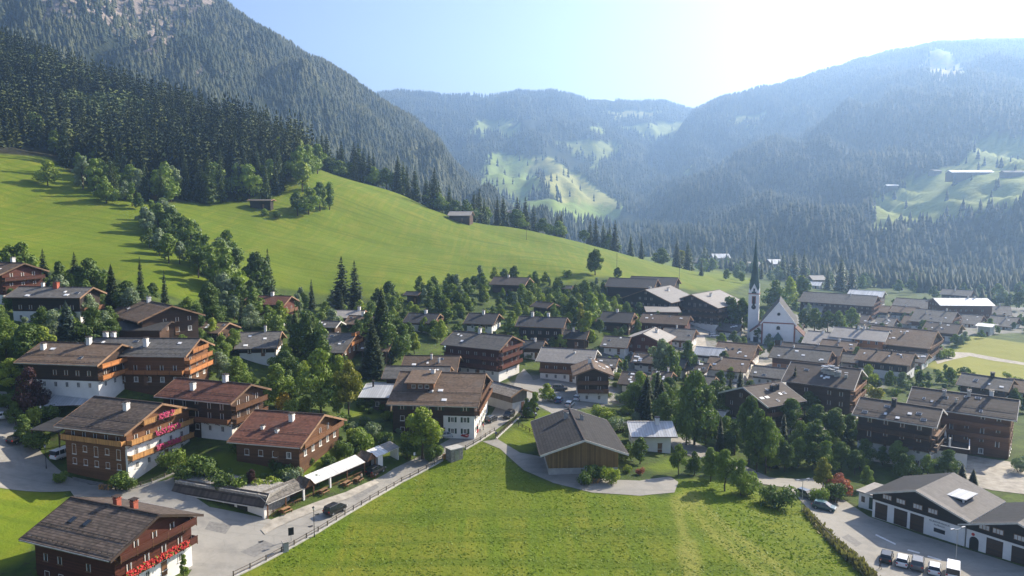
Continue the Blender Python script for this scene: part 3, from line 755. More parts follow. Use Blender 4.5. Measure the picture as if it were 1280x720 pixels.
ROADS_Z = {}
def house(name, cat, phrase, extra, ridge, ye=None, yaw=None, h=9, W=None, L=None, pitch=21, roof='roof_brown', up='timber_dark', low='plaster', lowh=2.4,
          ov=1.1, oe=1.5, fas='fascia', bal=(), balm='timber_brown', flowers=None, chim=((.4, -.08),), win=True, rows=None, shut=None, detail=1, group=None,
          wb=0, over=None, base=None, front=None, skylights=0, clad=None, curtain=True, winframe='frame_wood', dz=0):
    tanp = math.tan(R_(pitch)); Lin = L
    if front:                                   # gable to the camera: apex pixel, half width in pixels, yaw of the ridge running away
        ax, ay, hp = front
        a = at(ax, ay, h); zr = a.z+h
        yr = R_(yaw); W = W or 2*hp*a.y/F/max(.3, abs(math.sin(yr)))
        dirv = Vector((math.cos(yr), math.sin(yr)))
        c = Vector((a.x, a.y)) + dirv*L/2
    else:
        x1, y1, x2, y2 = ridge
        for _it in range(4):
            mid = at((x1+x2)/2, (y1+y2)/2, h); zr = mid.z+h+dz
            if yaw is None:
                u1, w1 = uw(x1, y1); u2, w2 = uw(x2, y2)
                ya = (zr-CAMZ)/w1; yb = (zr-CAMZ)/w2
                d = Vector((u2*yb-u1*ya, yb-ya)); yr = math.atan2(d.y, d.x)
            else:
                az = math.degrees(math.atan2((x1+x2)/2-640, F)); yr = R_(yaw)
                if (x1+x2)/2 > 560 and -28 < yaw <= 10 and detail == 1 and cat not in ('hall', 'shed') and mid.y > 185: yr = R_(min(yaw, -az-12))
            um, wm = uw((x1+x2)/2, (y1+y2)/2); Y = (zr-CAMZ)/wm if abs(wm) > .002 else mid.y
            c = Vector((um*Y, Y)); L = Lin
            if L is None:
                lo, hi = 2., 90.
                for _ in range(40):
                    L = (lo+hi)/2; dv = Vector((math.cos(yr), math.sin(yr)))*L/2
                    qa, _1 = project(c.x-dv.x, c.y-dv.y, zr); qb, _2 = project(c.x+dv.x, c.y+dv.y, zr)
                    if qb-qa < x2-x1: lo = L
                    else: hi = L
            if detail > 1 or h <= max(5.5, .6*L) or cat in ('hall', 'hotel'): break
            h = max(5.5, .58*L)
        if W is None:
            nv = Vector((math.sin(yr), -math.cos(yr)))
            lo, hi = 1., 20.
            for _ in range(40):
                hw = (lo+hi)/2; e = c+nv*hw
                _1, qy = project(e.x, e.y, zr-tanp*hw)
                if qy < ye: lo = hw
                else: hi = hw
            W = 2*hw
    if detail == 1 and not front and c.y > 190 and (cat in ('house', 'chalet', 'hotel')): L *= 1.1; W *= 1.16
    W = max(5, min(W, 27))
    z0 = zr-h
    lx, ly = L/2-ov, W/2-oe                      # wall half sizes
    cs, sn = math.cos(yr), math.sin(yr)
    cor = [(c.x+a*cs-b*sn, c.y+a*sn+b*cs) for a, b in ((lx, ly), (lx, -ly), (-lx, ly), (-lx, -ly))]
    zb = min(T1(*q) for q in cor)-z0-.6
    pos = Vector((c.x, c.y, z0))
    root = empty(name, pos, yr)
    label = (phrase+' '+extra).strip()
    tag(root, label, cat, group)
    LM.append((c.x, c.y, max(L, W)/2, 'the '+phrase))
    th = .26                                     # roof build-up
    def zt(y): return h-th-tanp*abs(y)           # underside of roof
    # lower storey
    if detail < 2 and c.y > 190 and low == 'plaster': lowh = max(1.0, lowh+.7*(zb+.6))
    lowz = min(lowh, zt(ly)-.3)
    b = MB(); b.box(-lx, lx, -ly, ly, zb, lowz, low); b.build('lower_wall', root)
    b = MB(); e = .05
    b.prism([(-ly-e, lowz), (ly+e, lowz), (ly+e, zt(ly+e)), (0, zt(0)), (-ly-e, zt(ly+e))], 'x', -lx-e, lx+e, up)
    b.build('timber_wall', root)
    if clad:
        b = MB(); b.box(-lx-.06, -lx+2*lx*clad, -ly-.055, -ly+.1, zb+.3, lowz-.004, up); b.box(-lx-.055, -lx+.1, -ly+.1, ly, zb+.3, lowz-.004, up); b.build('timber_cladding', root)
    # roof
    b = MB(); X0, X1 = -L/2, L/2; hw = W/2
    for s in (-1, 1):
        p = [(X0, s*hw, h-tanp*hw-th), (X1, s*hw, h-tanp*hw-th), (X1, 0, h-th), (X0, 0, h-th), (X0, s*hw, h-tanp*hw), (X1, s*hw, h-tanp*hw), (X1, 0, h), (X0, 0, h)]
        b.hexa(p, fas, roof)
    rf = b.build('roof', root)
    b = MB(); b.beam((X0+.02, 0, h+.05), (X1-.02, 0, h+.05), .32, .12, fas if roof in ('roof_metal', 'roof_white') else 'fascia_dark'); b.build('ridge_cap', rf)
    for xx in (X0-.05, X1+.05):
        b = MB(); q = hw+.04; zz = h-tanp*q
        b.prism([(-q, zz+.06), (0, h+.06), (q, zz+.06), (q, zz-.36), (0, h-.36), (-q, zz-.36)], 'x', xx-.045, xx+.045, fas)
        b.build('barge_board', rf)
    if detail > 0 and c.y < 260:
        for s in (-1, 1):
            b = MB(); b.beam((X0+.1, s*(hw+.09), h-tanp*hw-.13), (X1-.1, s*(hw+.09), h-tanp*hw-.13), .15, .14, 'metal_grey' if detail > 1 else 'fascia_dark')
            b.build('gutter', rf)
    if detail > 1:
        for sx in (-1, 1):
            for yy in (-.92, -.5, 0, .5, .92):
                b = MB(); b.box(min(sx*(lx+.05), sx*(L/2-.1)), max(sx*(lx+.05), sx*(L/2-.1)), yy*ly-.1, yy*ly+.1, zt(yy*ly)-.26, zt(yy*ly)-.06, 'timber_brown')
                b.build('purlin', rf)
    for ch in chim:
        x, y = ch[0]*L/2, ch[1]*W/2
        chimney(rf, x, y, h-tanp*abs(y), *(ch[2:] if len(ch) > 2 else ()))
    for i in range(skylights):
        sx = (-.45+.33*i)*L/2; sy = -W*.22
        q = MB(); q.box(-.45, .45, -.6, .6, -.03, .1, 'metal_dark'); q.box(-.36, .36, -.5, .5, .1, .115, 'glass_dark')
        o = q.build('skylight', rf); o.location = (sx, sy, h-tanp*abs(sy)); o.rotation_euler = (math.atan(tanp), 0, 0)
    if detail > 1:
        for s in (-1, 1):
            if facing(yr, (0, s), c) < 0: continue
            for q in (.62, .9):
                b = MB(); yy = s*hw*q; zz = h-tanp*abs(yy); b.beam((X0+.4, yy, zz+.16), (X1-.4, yy, zz+.16), .05, .05, 'metal_dark')
                n = int(L/1.1)
                for i in range(n+1): xx = X0+.4+(L-.8)*i/n; b.box(xx-.03, xx+.03, yy-.05, yy+.05, zz-.05, zz+.2, 'metal_dark')
                b.build('snow_guard', rf)
    if roof in ('roof_plain', 'roof_grey', 'roof_brown') and c.y < 420 and win:
        rr = random.Random(int(c.x*13+c.y*5)); nv = rr.randint(2, 5) if roof != 'roof_plain' else rr.randint(4, 8)
        for i in range(nv):
            xx = rr.uniform(-.42, .42)*L; yy = -rr.uniform(.08, .85)*hw; sx = rr.choice((.3, .45, .6)); k = rr.random()
            b = MB(); b.box(-sx, sx, -.45, .45, -.05, .1, 'metal_grey' if k < .6 else 'frame_white'); b.box(-sx+.08, sx-.08, -.37, .37, .1, .115, 'glass_dark' if k < .35 else 'plate_white')
            o = b.build('skylight', rf); o.location = (xx, yy, h-tanp*abs(yy)); o.rotation_euler = (math.atan(tanp), 0, 0)
    # openings
    fl = []                                       # storeys: z of window centre and whether in timber
    z = 1.45
    while z < zt(0)-1.3:
        fl.append(z); z += 2.65
    walls = [('x', 1, (1, 0)), ('x', -1, (-1, 0)), ('y', -1, (0, -1)), ('y', 1, (0, 1))]
    if win:
        for ax, s, d in walls:
            if facing(yr, d, c) < -.15: continue
            half = ly if ax == 'x' else lx
            for zi, z in enumerate(fl):
                top = zt(0) if ax == 'x' else zt(ly)
                if ax == 'x':                      # gable narrows
                    hwid = min(half, (zt(0)-(z+.9))/tanp) if z+.9 > zt(ly) else half
                else:
                    hwid = half
                    if z+.75 > zt(ly): continue
                n = max(1, int(2*(hwid-.7)/2.7)) if hwid > 1.0 else 0
                if detail == 0: n = min(n, 3)
                rr = random.Random(int(c.x*7+c.y*3+zi*11+s))
                for i in range(n):
                    if rr.random() < .10: continue
                    q = (-(hwid-.7)+(i+.5)*2*(hwid-.7)/n) if n > 1 else 0
                    door = bal and (ax, s) in [(t[0], t[1]) for t in bal] and z > 2.5 and rr.random() < .4
                    spec = (1.0, 2.0 if door else 1.2, winframe if z > lowz else 'frame_white', shut if z < lowz+9 and not door else None, curtain)
                    zz = z-.3 if door else z
                    off = e if z > lowz else 0
                    if ax == 'x': put_window(root, s*(lx+off+.004), q, zz, math.pi/2*s, spec, c.y < 215)
                    else: put_window(root, q, s*(ly+off+.004), zz, 0 if s < 0 else math.pi, spec, c.y < 215)
    for t in bal:
        ax, s, zs = t[0], t[1], t[2]
        dep = t[3] if len(t) > 3 else 1.15
        half = (ly if ax == 'x' else lx)
        for i, z in enumerate(zs):
            hwid = half
            if ax == 'x' and z+1.0 > zt(ly): hwid = min(half, (zt(0)-z-1.0)/tanp)
            hwid = hwid-.05 if ax == 'y' else hwid+.1
            fb = None
            if flowers and (flowers[1] is None or i in flowers[1]) and (len(flowers) < 5 or flowers[4] == ax): fb = (flowers[0], flowers[2], flowers[3])
            if ax == 'x': balcony(root, -hwid, hwid, 0, math.pi/2*s, (s*(lx+.055), 0, 0), z, dep, balm, fb)
            else: balcony(root, -hwid, hwid, 0, 0 if s < 0 else math.pi, (0, s*(ly+.055), 0), z, dep, balm, fb)
    root['_dim'] = (L, W, h, lx, ly, zb, lowz)
    if detail > 0:
        d = MB(); d.box(-.5, .5, -.07, 0, -.0, 2.05, 'frame_wood'); d.box(-.6, .6, -.05, 0, 2.05, 2.15, 'frame_wood')
        dd = d.build('door', root)
        k = MB(); k.box(.34, .4, -.12, -.07, .95, 1.1, 'metal_grey'); k.build('handle', dd)
        if facing(yr, (1, 0), c) > facing(yr, (0, -1), c)-.3: dd.location = (lx+.003, ly*.08+.9, max(zb+.62, .02)); dd.rotation_euler = (0, 0, math.pi/2)
        else: dd.location = (lx*.1+1.2, -ly-.003, .02)
    return root
G1 = 'timber chalets of the village'
X1B = lambda *z: ('x', 1, z); X0B = lambda *z: ('x', -1, z); YB = lambda *z: ('y', -1, z)

# --- left cluster above the road
house('chalet','chalet','large brown chalet with orange balconies','and white ground floor above the lane',(52,427,152,430),455,None,9.5,detail=2,balm='timber_sunlit',bal=(X1B(2.7,5.3),),chim=((-.72,-.35,1.0),(.22,-.05,1.3)),roof='roof_brown',curtain=True,group=G1)
house('chalet','chalet','grey roofed chalet with three honey coloured balconies','behind the brown chalet',(120,422,250,423),445,None,10,detail=2,balm='timber_sunlit',up='timber_brown',low='timber_brown',bal=(X1B(2.7,5.0,7.2),YB(2.8)),chim=((.1,-.45,1.6),(-.85,.1,1.2),(-.7,.1,1.2)),roof='roof_grey',curtain=True,group=G1)
H3=house('guest_house','guest house','four storey chalet draped in pink geraniums','at the bend of the side street',clad=.97,ridge=(117,495,202,504),ye=538,yaw=None,h=12,detail=2,balm='timber_honey',up='timber_brown',bal=(X1B(3.0,5.9,8.9),YB(5.9)),lowh=5.7,flowers=('geranium_pink',(0,1,2),.35,.75,'x'),chim=((.3,-.3,1.2),),roof='roof_dark_tile',curtain=True,shut=None,group=G1)
house('chalet','chalet','red tiled chalet with twin white chimneys','between the hedges',clad=.55,ridge=(220,472,313,480),ye=500,yaw=None,h=10,detail=2,up='timber_dark',balm='timber_brown',bal=(X1B(2.9,5.6),YB(2.9)),lowh=3.2,chim=((-.25,-.5,1.2),(.32,.02,1.3)),roof='roof_red',curtain=True,group=G1)
H5=house('restaurant','restaurant','low brown tiled chalet with a garden terrace','above the market arcade',clad=.75,ridge=(318,512,405,518),ye=556,yaw=None,h=7.4,detail=2,up='timber_brown',balm='timber_brown',bal=(X1B(3.0,),),chim=((.25,-.25,1.1),(-.35,-.55,.3,.6),(.1,-.62,.3,.6)),roof='roof_red',low='timber_brown',lowh=2.2,group=G1)
H6=house('farmhouse','farmhouse','dark tiled farmhouse with red geranium balconies','at the bottom left corner by the road',clad=1.,ridge=(87,621,197,643),ye=687,yaw=None,h=10,detail=2,up='timber_red',balm='timber_red',bal=(X1B(3.1,6.0),),lowh=2.8,flowers=('geranium_red',(0,),.04,.85,'x'),chim=((-.05,.12,1.0,.8,'brick_red'),(.3,.15,1.0,.8,'brick_red')),roof='roof_dark_tile',fas='fascia_dark',skylights=2,group=G1)
house('chalet','chalet','red balconied chalet at the left edge','below the hillside meadow',(-28,328,27,327),340,-22,10,roof='roof_brown',up='timber_red',balm='timber_red',bal=(X1B(2.9,5.4),),chim=((.5,.05,1.3),),group=G1)
house('chalet','chalet','white walled house with an orange chimney','and grey roof in the trees',(28,358,112,359),370,-4,9,roof='roof_grey',low='plaster',up='timber_black',lowh=4.5,chim=((.05,-.1,1.3,1.1,'brick_red'),(-.35,0,.8,.6)),bal=(X1B(3.0,),),group=G1)
house('chalet','chalet','brown gabled chalet half sunk behind a slate shed','under the meadow',(170,378,215,377),393,-42,8,L=20,W=15,roof='roof_brown',low='timber_dark',chim=((-.2,-.05,1.2),),group=G1)
house('shed','shed','long slate roofed shed','behind the grey roofed chalet',(150,402,214,401),413,0,6,pitch=14,roof='roof_slate',up='timber_dark',low='timber_dark',chim=(),fas='fascia_dark')
house('chalet','chalet','red metal roofed chalet among tall trees','at the meadow foot',(314,369,362,370),379,-8,8,roof='roof_red',up='timber_red',bal=(X1B(2.9,),),chim=((.1,0,1),),group=G1)
house('chalet','chalet','dark chalet with a pale roof dormer','behind bushy trees',(303,414,350,415),435,8,10,W=15,roof='roof_grey',up='timber_black',chim=((.2,0,1.4,.6),),group=G1)
house('chalet','chalet','small chalet with an orange lit gable','hidden behind the tall maple',(402,415,444,417),437,-10,9,roof='roof_grey',up='timber_sunlit',low='timber_brown',bal=(X1B(3.0,5.4),),balm='timber_sunlit',chim=(),group=G1)
house('barn','barn','little grey barn with a pale verge','above the tall maple',(400,402,426,400),409,-12,7,roof='roof_grey',low='timber_dark',chim=(),fas='fascia_pale',group=G1)
house('chalet','chalet','pale grey roofed chalet','left of the great spruce clump',(420,387,455,388),396,-5,8,roof='roof_pale',low='timber_dark',chim=((.6,0,1.),),group=G1)
house('chalet','chalet','striped brown roofed chalet','just in front of the pale grey roofed one',(438,394,470,395),404,-8,8,roof='roof_brown',low='timber_dark',chim=((0,0,1.2),),group=G1)
# --- hotel block at the middle junction
H17=house('hotel','hotel','broad brown roofed inn with white corner walls','at the road junction',clad=.62,ridge=(500,466,607,465),ye=507,yaw=-6,h=12.5,detail=2,roof='roof_brown',up='timber_dark',low='plaster',lowh=5.0,bal=(X1B(5.3,7.8),),balm='timber_brown',chim=((-.2,-.1,1.3),),shut='shutter_green',curtain=True)
house('house','house','brown rear wing with a stepped dormer','behind the broad inn',(509,444,572,445),463,-3,13,roof='roof_brown',up='timber_dark',low='timber_brown',chim=((.0,-.2,1.2,.5),(.3,-.4,1.2,.5)))
house('house','house','narrow grey wing with two flues','left of the rear wing',(486,457,560,458),470,-3,10,W=10,roof='roof_grey',up='timber_dark',low='timber_brown',chim=())
house('annex','annex','low annex under a light metal roof','beside the round yellow maple',(458,480,500,480),497,-3,5,pitch=10,roof='roof_metal',up='timber_dark',low='timber_grey',chim=((-.5,-.2,1.2,.4,'metal_dark'),),fas='fascia_pale')
house('shed','shed','weathered shingle shed','right of the broad inn',(616,473,642,486),490,-48,6,W=8,L=15,roof='roof_old',up='timber_grey',low='plaster_grey',chim=(),win=False)
house('hotel','hotel','red timbered inn with three flower balconies','above the street',(580,416,627,417),428,-28,12,W=14,L=19,roof='roof_grey',up='timber_red',balm='timber_red',bal=(X1B(3.,5.6,8.0),YB(3.0,5.6)),chim=((-.1,0,1.2),),lowh=2.8)
house('chalet','chalet','black timbered chalet with white corner windows','behind the red timbered inn',(588,391,622,392),403,-14,11,roof='roof_slate',up='timber_black',chim=((0,-.1,1.2),),group=G1)
house('chalet','chalet','dark slate chalet above white ground walls','left of a round pool',(513,391,548,392),402,-14,10,roof='roof_slate',up='timber_black',lowh=3,bal=(X1B(3.0,),),chim=((.1,0,1.),),group=G1)
house('chalet','chalet','broad slate chalet with two white chimneys','in shade below the bush belt',(652,396,706,396),407,10,11,roof='roof_slate',up='timber_black',low='timber_dark',chim=((-.45,0,1.4),(.2,.1,1.4)),group=G1)
house('barn','barn','brown barn half hidden in the bush belt','at the meadow edge',(618,346,662,347),356,-18,7,roof='roof_plain',low='timber_dark',up='timber_dark',chim=((-.2,0,.8),),win=False)
house('barn','barn','small dark gabled hut above the slate chalet','among bushes',(672,378,690,377),386,-40,7,L=9,W=9,roof='roof_plain',low='timber_black',up='timber_black',chim=(),win=False)
house('hut','hut','tiny black hut at the left end','of the bush belt',(508,365,526,364),369,-20,4.5,W=6,roof='roof_slate',low='timber_black',up='timber_black',chim=(),win=False)
house('hut','hut','tiny dark field hut','on the right of the bush belt',(702,357,716,357),361,-10,4.5,W=6,roof='roof_slate',low='timber_black',up='timber_black',chim=(),win=False)
house('house','house','long pale roofed house with white ground floor','behind the car park',(680,435,743,436),451,4,10,roof='roof_pale',up='timber_brown',chim=((.25,-.3,.4,.5),),lowh=2.9,bal=(YB(3.0,),),fas='fascia_pale')
house('chalet','chalet','gable fronted chalet with a lit ground floor','beside the car park',None,None,88,10,L=13,front=(742,460,26),roof='roof_brown',up='timber_dark',chim=((.2,.1,1.2),),bal=(X0B(3.0,5.4),),lowh=2.9,group=G1)
# --- barn in the meadow
H30=house('barn','barn','big slate roofed barn with bleached board gable','above the green meadow',None,None,93,7.5,L=24,front=(731,550,57),pitch=19,roof='roof_barn',up='board_barn',low='concrete',lowh=1.3,chim=((.45,.18,1.2,.9,'concrete'),(.35,-.2,1.,.7,'concrete')),win=False,fas='fascia_pale',oe=1.8,ov=1.6)
house('house','house','small white house with a ribbed metal roof','right of the barn',(784,527,840,527),546,0,6.5,pitch=17,roof='roof_metal',up='timber_dark',lowh=3.6,chim=((.3,-.15,1.2),),fas='fascia_pale')
# --- slope below the meadow, middle
house('chalet','chalet','squat slate chalet with board gable','left of the dark red house',(752,390,791,390),401,-16,10,roof='roof_slate',up='timber_black',low='timber_dark',bal=(X1B(3.,5.4),),chim=((0,0,.9),),group=G1)
house('house','house','dark red timbered house with a two tone roof','in the row below the big hotel',(806,392,860,394),403,-6,9,roof='roof_brown',up='timber_red',low='timber_red',chim=(),)
house('chalet','chalet','slate chalet over white walls and awnings','below the squat slate chalet',(757,420,787,421),432,-12,9,roof='roof_grey',up='timber_brown',bal=(X1B(3.,),),chim=(),lowh=3,group=G1)
house('house','house','long dark house with a sunlit white roof side','beside the slate chalet over white walls',None,None,64,9,L=17,front=(803,417,26),roof='roof_pale',up='timber_red',low='plaster',lowh=2.8,chim=((.2,-.3,1),))
house('house','house','grey roofed house on the church square','with a wide gable',(832,411,868,410),420,-14,9,W=15,roof='roof_grey',up='timber_dark',chim=((-.2,0,1.,.5),))
house('barn','barn','left one of two dark farm barns under the meadow','with slate roof',(775,348,808,348),357,-18,10,L=24,W=18,roof='roof_slate',up='timber_black',low='timber_black',chim=(),win=False)
house('barn','barn','right one of two dark farm barns under the meadow','with slate roof',(802,346,834,346),354,-18,10,L=24,W=20,roof='roof_slate',up='timber_black',low='timber_black',chim=(),win=False)
house('hotel','hotel','dark gabled lodge with glaring pale roof','in front of the two farm barns',None,None,52,11,L=26,front=(806,362,38),roof='roof_pale',up='timber_black',low='timber_dark',chim=((-.4,.1,1),(.2,-.3,1)))
house('hotel','hotel','grand dark hotel with white terrace front','above the church square',None,None,48,14,L=28,front=(864,368,44),roof='roof_pale',up='timber_black',low='plaster',lowh=4.,bal=(YB(4.2,7.0),X0B(4.2,7.0)),balm='timber_dark',chim=((-.2,-.3,1.2),))
house('shed','shed','long pale flat roofed shed','behind the dark red house',(805,383,848,383),390,-4,7,pitch=9,roof='roof_pale',up='timber_dark',low='timber_dark',chim=(),win=False)
# --- village core
house('house','house','wide grey roofed house with three roof lights','left below the church',(900,428,945,429),441,-24,10,W=17,roof='roof_brown',up='timber_dark',low='plaster',chim=(),skylights=3)
house('house','house','pale metal roofed shop','between the two churchside houses',(872,434,905,434),443,-8,8,roof='roof_metal',up='timber_dark',low='plaster',chim=(),fas='fascia_pale')
house('house','house','brown roofed inn with two dark roof strips','and long white ground floor',(890,446,936,448),461,-20,11,roof='roof_brown',up='timber_dark',low='plaster',lowh=3.6,chim=((-.4,-.2,.6,.5),))
house('house','house','grey gable house with an ochre plaster corner','below the church front',(970,433,1036,438),448,-10,10,roof='roof_grey',up='timber_brown',low='plaster_ochre',lowh=5,chim=((-.3,0,.7,.5),),bal=(X1B(5.2,),))
house('house','house','low brown house tucked behind the ochre one','',(982,428,1050,433),440,-8,9,roof='roof_plain',up='timber_dark',low='plaster',chim=((.2,0,.6,.5),))
house('house','house','sunlit pale roofed house','right of the church',(1012,414,1064,417),429,-7,11,roof='roof_pale',up='timber_brown',low='plaster',bal=(X1B(3,5.6),),chim=((-.3,-.1,.9),),fas='fascia_pale')
house('house','house','wide pale roofed house with brick gable','behind the sunlit one',(1046,410,1108,412),422,-6,11,roof='roof_pale',up='timber_sunlit',low='plaster',bal=(X1B(3,5.6),),chim=((.1,0,1.1),(-.1,0,1.)),fas='fascia_pale')
H48=house('hotel','hotel','great brown hotel with steel vents on its roof','in the village middle',(992,452,1072,461),478,-20,15,roof='roof_plain',up='timber_dark',low='timber_grey',lowh=4,bal=(X1B(4.2,7,9.6),),chim=(),fas='fascia_pale')
H49=house('hotel','hotel','brown hotel roof edged with pale fascia','behind the tall ivy green tree',(929,484,976,476),505,28,12,roof='roof_plain',up='timber_dark',low='plaster',lowh=3,bal=(YB(3.2,6),),chim=((.35,-.3,1.,1.1,'metal_dark'),(.1,-.35,1.,1.1,'metal_dark')),fas='fascia_pale')
house('house','house','little hipped grey house','left of the white ground floor inn',(862,468,893,470),480,-24,7,W=12,roof='roof_grey',up='timber_dark',low='plaster',chim=())
house('house','house','small white house with a dark gable','in the trees under the slate chalets',(818,463,840,465),473,-18,8,W=12,roof='roof_plain',up='timber_black',low='plaster',lowh=4.2,chim=((.5,0,1.,.5),))
house('house','house','small dark roofed cottage','left of the small white house',(779,464,803,466),475,-16,8,W=11,roof='roof_plain',up='timber_black',low='plaster',chim=())
H51=house('hotel','hotel','patchy brown roofed hotel with a pillared terrace','above the lower street',(1074,496,1177,511),526,None,13,detail=2,roof='roof_plain',up='timber_dark',low='plaster',lowh=4.4,bal=(YB(4.6,7.2),X1B(4.6,7.2)),balm='timber_dark',chim=((-.12,-.2,1.3,.9,'metal_dark'),),fas='fascia_pale')
house('hotel','hotel','long dark roofed hotel wing dotted with vents','behind the pillared terrace',(1138,483,1272,500),516,None,13,detail=2,roof='roof_plain',up='timber_brown',low='timber_brown',bal=(YB(4.6,7.2),),balm='timber_brown',chim=((-.35,-.25,1.1,.7,'metal_grey'),(.1,-.1,1.1,.7,'metal_grey'),(.5,.05,1.3,.8),(-.1,-.5,.6,.5,'metal_grey')),fas='fascia_pale')
house('house','house','grey roofed house','below the yellow sports field',(1205,467,1264,473),483,-12,8,roof='roof_grey',up='timber_dark',low='plaster',chim=((.2,-.05,1.2,1.,'metal_dark'),))
house('chalet','chalet','brown chalet with white base','left of the yellow field',(1078,436,1140,440),451,-12,9,roof='roof_brown',up='timber_black',low='plaster',lowh=3.2,chim=((-.35,-.2,.8,.5,'metal_dark'),(.2,-.2,.8,.5,'metal_dark')),group=G1)
house('house','house','small grey gable beside the brown white based chalet','',(1138,440,1160,442),449,-20,7,W=11,roof='roof_grey',up='timber_dark',chim=())
house('hotel','hotel','wide tent like grey roofed hotel','in front of the yellow field corner',(1112,409,1148,411),424,-22,12,W=24,L=22,roof='roof_brown',up='timber_dark',low='plaster',bal=(X1B(3.,6),),chim=((.1,-.3,.6,.6),))
house('house','house','two part brown roofed house','left of the white playground walls',(1147,387,1194,388),403,-8,12,roof='roof_grey',up='timber_brown',low='plaster',bal=(X1B(3.,5.6),),chim=((-.4,-.3,.9,.6),(.5,0,.9,.6)))
house('hall','hall','long glaring white roofed hall','at the right edge of the village',(1166,372,1234,373),382,-3,13,roof='roof_white',up='timber_brown',low='timber_brown',chim=((.3,0,1,.6),(.55,0,.8,.6)),fas='fascia_pale')
house('house','house','flat grey roofed block','behind the brown roof cluster',(1122,373,1163,374),383,-3,12,roof='roof_grey',up='timber_dark',low='plaster',chim=())
house('house','house','narrow dark gabled house','in front of the flat grey block',(1117,382,1148,384),391,-22,10,W=13,roof='roof_brown',up='timber_dark',chim=((0,0,1,.5),))
house('house','house','dark gabled house with two bright awnings','in front of the long grey house',(1085,380,1112,383),391,-24,10,W=14,roof='roof_brown',up='timber_dark',chim=())
house('hotel','hotel','long grey roofed hotel with a rooftop lift box','right behind the church',(1008,366,1092,368),378,-5,13,roof='roof_grey',up='timber_dark',low='timber_dark',bal=(X1B(3.,6,8.4),),chim=((.3,-.1,.8,.6),))
house('house','house','small pale striped roof','between church and long grey hotel',(1008,380,1030,381),390,-10,9,roof='roof_pale',up='timber_dark',chim=())
house('house','house','bright white roofed building','behind the long grey hotel',(1064,362,1104,364),369,-4,11,roof='roof_white',up='timber_grey',low='plaster',chim=(),fas='fascia_pale')
house('house','house','white flat house among far trees','behind the church gardens',(1011,352,1027,352),360,0,10,W=12,roof='roof_white',up='plaster',low='plaster',chim=(),fas='fascia_pale')
house('house','house','dark roofed house at the far right','beside the white hall',(1238,381,1262,383),392,-28,11,roof='roof_grey',up='timber_brown',chim=((0,0,1,.6),))
house('house','house','low white flat block','above the yellow field',(1224,404,1243,405),409,-12,7,W=11,pitch=6,roof='roof_white',up='plaster_grey',low='plaster_grey',chim=(),fas='fascia_pale')
house('house','house','dark gable cut by the right edge','below the yellow field',(1262,474,1300,476),486,-20,8,W=12,roof='roof_brown',up='timber_dark',chim=())
house('house','house','grey low roof with white gravel patch','right of the grey gable house',(1054,441,1078,444),449,-20,7,W=10,roof='roof_grey',up='timber_dark',low='plaster',chim=())
house('house','house','dark low house with bright garden canopy','beside the great spruce trees',(1084,404,1106,405),410,-18,8,W=11,roof='roof_plain',up='timber_dark',chim=())
# far houses beyond the church
for k, (a, b_, w_, rf_, ph) in enumerate([(862,322,26,'roof_grey','first grey roofed far house left of the spire'),(900,317,22,'roof_white','far house with a white roof left of the spire'),(938,327,22,'roof_pale','far house just left of the spire tip'),
        (967,324,16,'roof_white','far white roofed house right of the spire'),(985,330,22,'roof_grey','far grey house right of the spire'),(1020,344,18,'roof_pale','far pale house behind the conifer group'),(1048,350,18,'roof_grey','far grey house under the dark wood')]):
    house('house','house',ph,'on the valley floor',(a-w_/2,b_,a+w_/2,b_),b_+6,-8+5*k % 17,9,detail=0,roof=rf_,up='timber_grey',low='plaster',chim=(),win=True)
house('barn','barn','lone hay barn on the crest of the meadow','in front of the side valley',(562,264,591,264),269.5,-8,7,roof='roof_pale',up='timber_dark',low='timber_dark',chim=(),win=False)
house('barn','barn','weathered farmhouse in the crest trees','right of the lone hay barn',(613,262,638,263),269,-30,9,W=13,roof='roof_old',up='timber_dark',low='timber_dark',chim=(),win=False)
house('hut','hut','open timber hut at the wood edge','on the upper meadow',(312,249,342,249),253,-6,5,W=7,pitch=12,roof='roof_old',up='timber_black',low='timber_black',chim=(),win=False)

